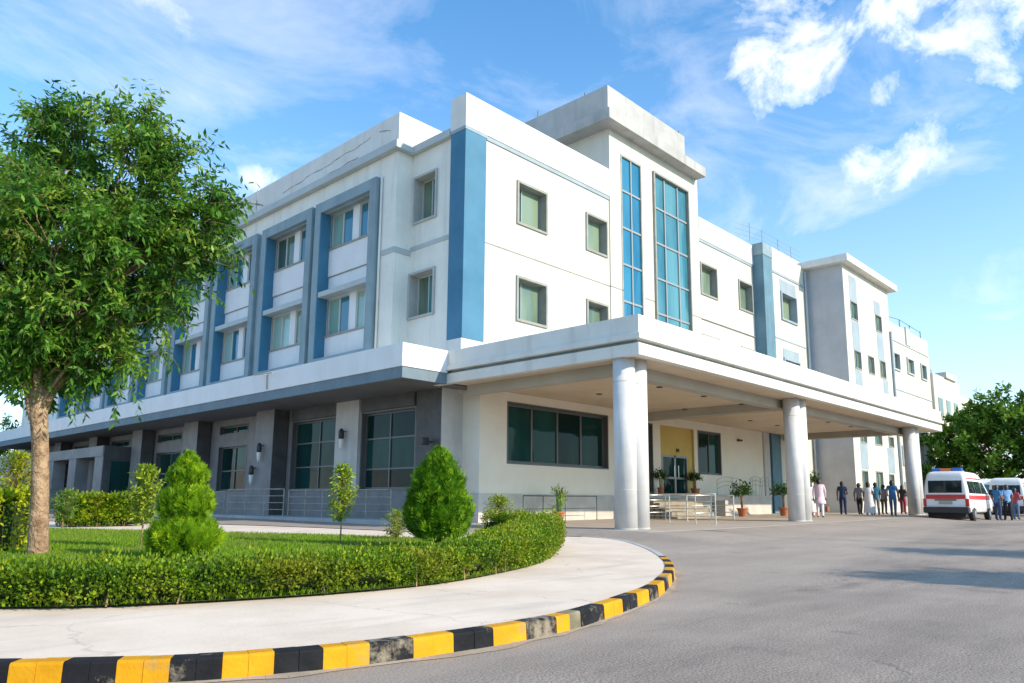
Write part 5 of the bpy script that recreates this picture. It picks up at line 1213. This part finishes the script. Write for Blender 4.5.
# ---------------------------------------------------------------- people
HAIR=simple('black_hair',(.012,.010,.009),.5)
cloth_cache={}
def cloth(c):
    if c not in cloth_cache: cloth_cache[c]=noisy('cloth_%d'%len(cloth_cache),c,tuple(min(1,x*1.15+.004) for x in c),14,.85,.2,40)
    return cloth_cache[c]
SKIN=simple('brown_skin',(.22,.115,.07),.55); SHOE=simple('dark_shoe',(.03,.026,.024),.5)
def person(label,loc,h,heading,shirt,trouser,pose='stand',sleeve='short',robe=None,hair='short',shoe=None,group=None):
    """facing local +Y; one skinned body surface, cloth colours by nearest bone"""
    t=thing('person',label,'person',loc,heading,group or ('people at the vans' if loc[1]<9 else 'people under and beyond the porch')); s=h/1.72
    w=dict(stand=(0,0,0,0),walk=(.22,-.20,.12,-.14),step=(.12,-.10,.06,-.06))[pose]
    J={'pel':(0,0,.95),'sp':(0,.0,1.12),'ch':(0,-.01,1.32),'nk':(0,-.005,1.47),'hd':(0,.02,1.57),'top':(0,.0,1.66),
       'hl':(-.095,0,.90),'hr':(.095,0,.90),'kl':(-.10,w[0]*.55+.02,.49),'kr':(.10,w[1]*.35+.02,.49),'al':(-.105,w[0]-.02,.09),'ar':(.105,w[1]-.02,.09),
       'tl':(-.12,w[0]+.13,.045),'tr':(.12,w[1]+.13,.045),
       'sl':(-.185,-.01,1.40),'sr':(.185,-.01,1.40),'el':(-.245,-.03-w[0]*.3,1.12),'er':(.245,-.03-w[1]*.3,1.12),'wl':(-.25,.07-w[0]*.7,.885),'wr':(.25,.07-w[1]*.7,.885),'ml':(-.25,.10-w[0]*.8,.80),'mr':(.25,.10-w[1]*.8,.80)}
    if pose=='stand': J['wr']=(.17,.22,1.06); J['mr']=(.11,.27,1.09)
    rad={'pel':.150,'sp':.125,'ch':.155,'nk':.055,'hd':.105,'top':.085,'hl':.105,'hr':.105,'kl':.075,'kr':.075,'al':.058,'ar':.058,'tl':.035,'tr':.035,'sl':.072,'sr':.072,'el':.052,'er':.052,'wl':.028,'wr':.028,'ml':.032,'mr':.032}
    E=[('pel','sp',1),('sp','ch',1),('ch','nk',1),('nk','hd',0),('hd','top',0),('pel','hl',2),('pel','hr',2),('hl','kl',2),('hr','kr',2),('kl','al',2),('kr','ar',2),('al','tl',3),('ar','tr',3),('ch','sl',1),('ch','sr',1),('sl','el',1),('sr','er',1),('el','wl',0 if sleeve=='short' else 1),('er','wr',0 if sleeve=='short' else 1),('wl','ml',0),('wr','mr',0)]
    names=list(J); idx={k:i for i,k in enumerate(names)}
    me=bpy.data.meshes.new('sk'); me.from_pydata([tuple(c*s for c in J[k]) for k in names],[(idx[a],idx[b]) for a,b,_ in E],[])
    o=bpy.data.objects.new('sk',me); col.objects.link(o)
    md=o.modifiers.new('skin','SKIN'); md.use_smooth_shade=True
    sv=me.skin_vertices[0].data
    for k in names:
        r=rad[k]*s; sv[idx[k]].radius=(r*(1.15 if k in('pel','sp','ch') else 1), r*(.72 if k in('pel','sp','ch') else 1)); sv[idx[k]].use_root=(k=='pel')
    sd=o.modifiers.new('sub','SUBSURF'); sd.levels=1; sd.render_levels=1
    dg=bpy.context.evaluated_depsgraph_get(); ev=o.evaluated_get(dg); bm=bmesh.new(); bm.from_mesh(ev.to_mesh()); ev.to_mesh_clear()
    bpy.data.objects.remove(o); bpy.data.meshes.remove(me)
    for f in bm.faces:
        c=f.calc_center_median()/s; best=(9,0)
        for a,b,m in E:
            A=Vector(J[a]);B=Vector(J[b]);d=B-A;u=max(0,min(1,(c-A).dot(d)/d.length_squared)); q=(c-(A+d*u)).length/(rad[a]*(1-u)+rad[b]*u)
            if q<best[0]: best=(q,m,u,a)
        m=best[1]
        if sleeve=='short' and best[3] in('sl','sr') and best[2]>.62: m=0
        if c.z>1.475: m=0
        f.material_index=m; f.smooth=True
    # five fingers per hand, nose and ears joined into the same surface mesh
    ex=MB()
    for hnd,wr in (('ml','wl'),('mr','wr')):
        H=Vector(J[hnd]);W=Vector(J[wr]);d=(H-W).normalized();sd_=d.cross(Vector((0,1,.3))).normalized()
        for k,(off,ln) in enumerate(((-.026,.062),(-.009,.075),(.009,.072),(.026,.058))):
            p=H+sd_*off*1.0; ex.tube([(p-d*.02)*s,(p+d*(.02+ln*.5))*s,(p+d*(.02+ln*.9)+Vector((0,.018,0)))*s],[.0095*s,.009*s,.007*s],6)
        p=H-d*.03+sd_*-.03; ex.tube([p*s,(p+d*.025+sd_*-.03)*s,(p+d*.055+sd_*-.035)*s],[.012*s,.010*s,.008*s],6)
    ex.tube([Vector((0,.105,1.60))*s,Vector((0,.135,1.565))*s,Vector((0,.11,1.55))*s],[.010*s,.017*s,.008*s],6)
    for q in (-1,1): ex.tube([Vector((q*.092,.01,1.60))*s,Vector((q*.105,.0,1.575))*s,Vector((q*.092,.012,1.545))*s],[.010*s,.016*s,.008*s],6)
    vs=[bm.verts.new(v) for v in ex.v]
    for f in ex.f:
        try: q=bm.faces.new([vs[i] for i in f]); q.material_index=0; q.smooth=True
        except ValueError: pass
    for q in (-1,1):    # eyes and mouth
        e=bmesh.ops.create_icosphere(bm,subdivisions=1,radius=.013*s,matrix=Matrix.Translation(Vector((q*.036,.095,1.60))*s))
        for v in e['verts']:
            for f in v.link_faces: f.material_index=3
    mn=bpy.data.meshes.new('person_body'); bm.to_mesh(mn); bm.free()
    for m in (SKIN,cloth(shirt),cloth(trouser),shoe or SHOE): mn.materials.append(m)
    link(bpy.data.objects.new('body',mn),t)
    mb=MB(); prof=[]
    nseg,nr=16,7
    for j in range(nr+1):
        th=math.pi*.5*j/nr
        for k in range(nseg):
            a=2*math.pi*k/nseg; back=(math.sin(a)<.25)
            zz=1.60+.125*math.sin(th); rr=.112*math.cos(th)
            if j==0: zz-= (.11 if hair=='short' else .20)*max(0,-math.sin(a)+.25)
            mb.v.append((rr*math.cos(a)*s*.95,(rr*1.1*math.sin(a)+.008)*s,zz*s))
    for j in range(nr):
        for k in range(nseg):
            a=j*nseg+k;b=j*nseg+(k+1)%nseg; mb.f.append((a,b,b+nseg,a+nseg)); mb.m.append(0)
    mb.build('hair',HAIR,t,smooth=True)
    if robe:
        rc,z0,w0=robe; mb=MB(); n=20; lv=[(z0,w0),(z0+.15,w0*.97),(.75,.215),(.95,.20),(1.15,.175),(1.33,.20),(1.43,.15)]
        lv=[q for q in lv if q[0]<=z0+.2 or q[0]>z0+.2]
        for z,wd in lv:
            for k in range(n):
                a=2*math.pi*k/n; rp=1+.06*math.sin(a*5+z*3)*(1.45-z)
                mb.v.append((wd*rp*math.cos(a)*s,wd*.78*rp*math.sin(a)*s,z*s))
        for j in range(len(lv)-1):
            for k in range(n): a=j*n+k;b=j*n+(k+1)%n; mb.f.append((a,b,b+n,a+n)); mb.m.append(0)
        mb.build('long_shirt',cloth(rc),t,smooth=True)
    return t
white_c=(.70,.68,.68); pink=(.66,.50,.55); navy=(.03,.05,.11); teal=(.03,.15,.24); lblue=(.20,.36,.58); grey=(.25,.24,.27); black=(.02,.02,.025); jean=(.05,.11,.22); blue=(.035,.13,.30)
A=R(-50)
person('person in pale pink long shirt walking away beside the middle column',(33.9,13.5,floor_z(33.9)),1.74,R(-70),pink,white_c,'walk','long',(pink,.62,.25))
person('person in white clothes mostly hidden behind the middle column pair',(34.6,14.2,floor_z(34.6)),1.62,R(-60),white_c,white_c,'step','long',(white_c,.25,.28))
person('person in navy shirt and dark jeans standing alone before the shaded stair block wall',(40.3,14.83,floor_z(40.3)),1.74,R(-75),navy,(.02,.035,.09),'stand')
person('person in grey top, leftmost of the group at the stair block corner',(41.2,14.3,floor_z(41.2)),1.66,R(-95),grey,black,'step')
person('person in a long white dress, second in the group at the stair block corner',(40.0,13.43,floor_z(40)),1.68,R(-80),white_c,white_c,'stand','short',(white_c,.14,.30),'long')
person('person in teal shirt and grey trousers standing right beside the white dress',(41.0,13.4,floor_z(41)),1.68,R(-60),teal,(.22,.22,.23),'stand')
person('person in grey clothes half hidden between the teal shirt and the blue shirt',(43.6,13.85,floor_z(43.6)),1.62,R(-100),(.20,.22,.27),(.12,.09,.06),'stand')
person('person in dark blue shirt and blue jeans walking in front of the last column',(39.4,12.1,floor_z(39.4)),1.74,R(-80),blue,jean,'walk')
person('person in dark patterned top and red skirt just left of the last column',(45.0,13.3,floor_z(45)),1.62,R(-90),(.05,.045,.05),(.35,.03,.06),'stand','short',None,'long')
person('person in bright blue shirt and dark jeans, left of the pair right of the ambulance',(42.5,8.29,.20),1.72,R(-120),(.03,.17,.36),(.03,.05,.10),'stand')
person('person in light blue shirt and black trousers, right of the pair by the ambulance',(43.0,7.97,.20),1.74,R(-60),lblue,black,'step')
person('person in red checked shirt behind the light blue shirt at the right edge',(46.0,8.17,.20),1.64,R(-100),(.40,.06,.08),(.10,.17,.27),'stand')
hb=thing('handbag','small brown handbag held beside the pale pink walking person','bag',(33.6,13.05,.62))
mb=MB(); mb.box(-.14,.14,-.06,.06,0,.24); mb.build('bag_body',simple('brown_leather',(.25,.10,.05),.5),hb,bevel=.03)
mb=MB(); mb.tube([(-.09,0,.23),(-.06,0,.36),(.06,0,.36),(.09,0,.23)],.012,6); mb.build('strap',simple('brown_strap',(.2,.08,.04),.5),hb)

# ---------------------------------------------------------------- sky, sun, camera
SUN=Vector((.226,-.877,.49)).normalized(); el=math.asin(SUN.z); az=math.atan2(SUN.x,SUN.y)
wd=bpy.data.worlds.new('World'); scene.world=wd; wd.use_nodes=True; nt=wd.node_tree; bg=nt.nodes['Background']
sky=nt.nodes.new('ShaderNodeTexSky'); sky.sky_type='NISHITA'; sky.sun_disc=False; sky.sun_elevation=el; sky.sun_rotation=az; sky.altitude=200; sky.air_density=1.0; sky.dust_density=.6; sky.ozone_density=2.0
def mth(op,a,b=None,c=None,clamp=False):
    n=nt.nodes.new('ShaderNodeMath'); n.operation=op; n.use_clamp=clamp
    for i,x in enumerate((a,b,c)):
        if x is None: continue
        if isinstance(x,(int,float)): n.inputs[i].default_value=x
        else: nt.links.new(x,n.inputs[i])
    return n.outputs[0]
def vdot(v,c):
    n=nt.nodes.new('ShaderNodeVectorMath'); n.operation='DOT_PRODUCT'; nt.links.new(v,n.inputs[0]); n.inputs[1].default_value=c; return n.outputs['Value']
tcw=nt.nodes.new('ShaderNodeTexCoord'); D=tcw.outputs['Generated']
nrm_=nt.nodes.new('ShaderNodeVectorMath'); nrm_.operation='NORMALIZE'; nt.links.new(D,nrm_.inputs[0]); D=nrm_.outputs[0]
def nz(scale,detail,rough,vec=D,dist=0.0):
    n=nt.nodes.new('ShaderNodeTexNoise'); n.inputs['Scale'].default_value=scale; n.inputs['Detail'].default_value=detail; n.inputs['Roughness'].default_value=rough; n.inputs['Distortion'].default_value=dist
    nt.links.new(vec,n.inputs['Vector']); return n.outputs['Fac']
big=nz(11,9,.60,dist=.9); fine=nz(26,6,.65)
CL_=CLOUDS
acc=None
for (c,ax,ay,rot,soft) in CL_:
    c=Vector(c).normalized(); rt=Vector((0,0,1)).cross(c)*-1; rt.normalize(); up=rt.cross(c); up.normalize()
    cr_,sr_=math.cos(rot),math.sin(rot); t1=rt*cr_+up*sr_; t2=up*cr_-rt*sr_
    w=vdot(D,tuple(c)); u=mth('DIVIDE',vdot(D,tuple(t1)),mth('MAXIMUM',w,.05)); v=mth('DIVIDE',vdot(D,tuple(t2)),mth('MAXIMUM',w,.05))
    r2=mth('ADD',mth('POWER',mth('DIVIDE',u,ax),2.0),mth('POWER',mth('DIVIDE',v,ay),2.0))
    front=mth('GREATER_THAN',w,.1)
    body=mth('SUBTRACT',1.0,r2)
    f=mth('ADD',mth('MULTIPLY',body,.80),mth('MULTIPLY',mth('SUBTRACT',big,.52),5.0)); f=mth('ADD',f,mth('MULTIPLY',mth('SUBTRACT',fine,.5),2.6))
    f=mth('MINIMUM',f,mth('MULTIPLY',mth('ADD',body,.7),1.0))
    m=mth('MULTIPLY',mth('MULTIPLY',f,soft,clamp=True),front)
    acc=m if acc is None else mth('MAXIMUM',acc,m)
# thin cirrus veils stretched across the sky
mpn=nt.nodes.new('ShaderNodeMapping'); mpn.inputs['Rotation'].default_value=(0,0,R(-35)); mpn.inputs['Scale'].default_value=(1.3,2.6,4.6); nt.links.new(D,mpn.inputs['Vector'])
veil=nz(1.7,9,.62,mpn.outputs[0],.6)
vr=mth('MULTIPLY',mth('SUBTRACT',veil,.40),2.8,clamp=True); vr=mth('MULTIPLY',vr,.72)
sx=nt.nodes.new('ShaderNodeSeparateXYZ'); nt.links.new(D,sx.inputs[0])
lowv=mth('MULTIPLY',mth('SUBTRACT',.55,sx.outputs['Z']),1.3,clamp=True)
hz=mth('MULTIPLY',mth('POWER',mth('SUBTRACT',1.0,mth('MAXIMUM',sx.outputs['Z'],0.0)),4.0),.8)
vr=mth('MAXIMUM',mth('MULTIPLY',vr,mth('ADD',lowv,.6)),hz)
hs=nt.nodes.new('ShaderNodeMix'); hs.data_type='RGBA'; hs.blend_type='MULTIPLY'; hs.inputs[0].default_value=1; nt.links.new(sky.outputs[0],hs.inputs[6]); hs.inputs[7].default_value=SKYTINT
shade=mth('MULTIPLY_ADD',nz(16,6,.6,dist=.5),.5,.70)
cc=nt.nodes.new('ShaderNodeVectorMath'); cc.operation='SCALE'; cc.inputs[0].default_value=CLOUDCOL; nt.links.new(shade,cc.inputs['Scale'])
m1=nt.nodes.new('ShaderNodeMix'); m1.data_type='RGBA'; nt.links.new(vr,m1.inputs[0]); nt.links.new(hs.outputs[2],m1.inputs[6]); m1.inputs[7].default_value=VEILCOL
m2=nt.nodes.new('ShaderNodeMix'); m2.data_type='RGBA'; nt.links.new(acc,m2.inputs[0]); nt.links.new(m1.outputs[2],m2.inputs[6]); nt.links.new(cc.outputs[0],m2.inputs[7])
nt.links.new(m2.outputs[2],bg.inputs['Color']); bg.inputs['Strength'].default_value=SKYSTR
sl=bpy.data.lights.new('sun','SUN'); sl.energy=SUNSTR; sl.angle=R(.5); sl.color=(1,.85,.66); so=bpy.data.objects.new('sun',sl); link(so)
so.rotation_euler=SUN.to_track_quat('Z','Y').to_euler()
cam=bpy.data.cameras.new('camera'); co=bpy.data.objects.new('camera',cam); link(co); scene.camera=co
yaw,pit,rol=R(42.93772),R(9.31932),R(.33062)
f_=Vector((math.cos(yaw)*math.cos(pit),math.sin(yaw)*math.cos(pit),math.sin(pit))); r0=Vector((math.sin(yaw),-math.cos(yaw),0)); u0=r0.cross(f_)
rr_=r0*math.cos(rol)+u0*math.sin(rol); uu_=-r0*math.sin(rol)+u0*math.cos(rol)
co.matrix_world=Matrix(((rr_.x,uu_.x,-f_.x,0),(rr_.y,uu_.y,-f_.y,0),(rr_.z,uu_.z,-f_.z,1.0),(0,0,0,1)))
cam.sensor_width=36; cam.lens=749.0365/1024*36; cam.shift_x=(512-525.654)/1024; cam.shift_y=(378.46-341.5)/1024; cam.clip_end=3000; cam.clip_start=.1
vs_=scene.view_settings; vs_.view_transform='Standard'; vs_.look='None'; vs_.gamma=1; vs_.use_curve_mapping=False; vs_.exposure=EXPO
scene.render.resolution_x=1024; scene.render.resolution_y=683
scene.cycles.max_bounces=6; scene.cycles.transparent_max_bounces=4
try: scene.cycles.use_denoising=True
except Exception: pass
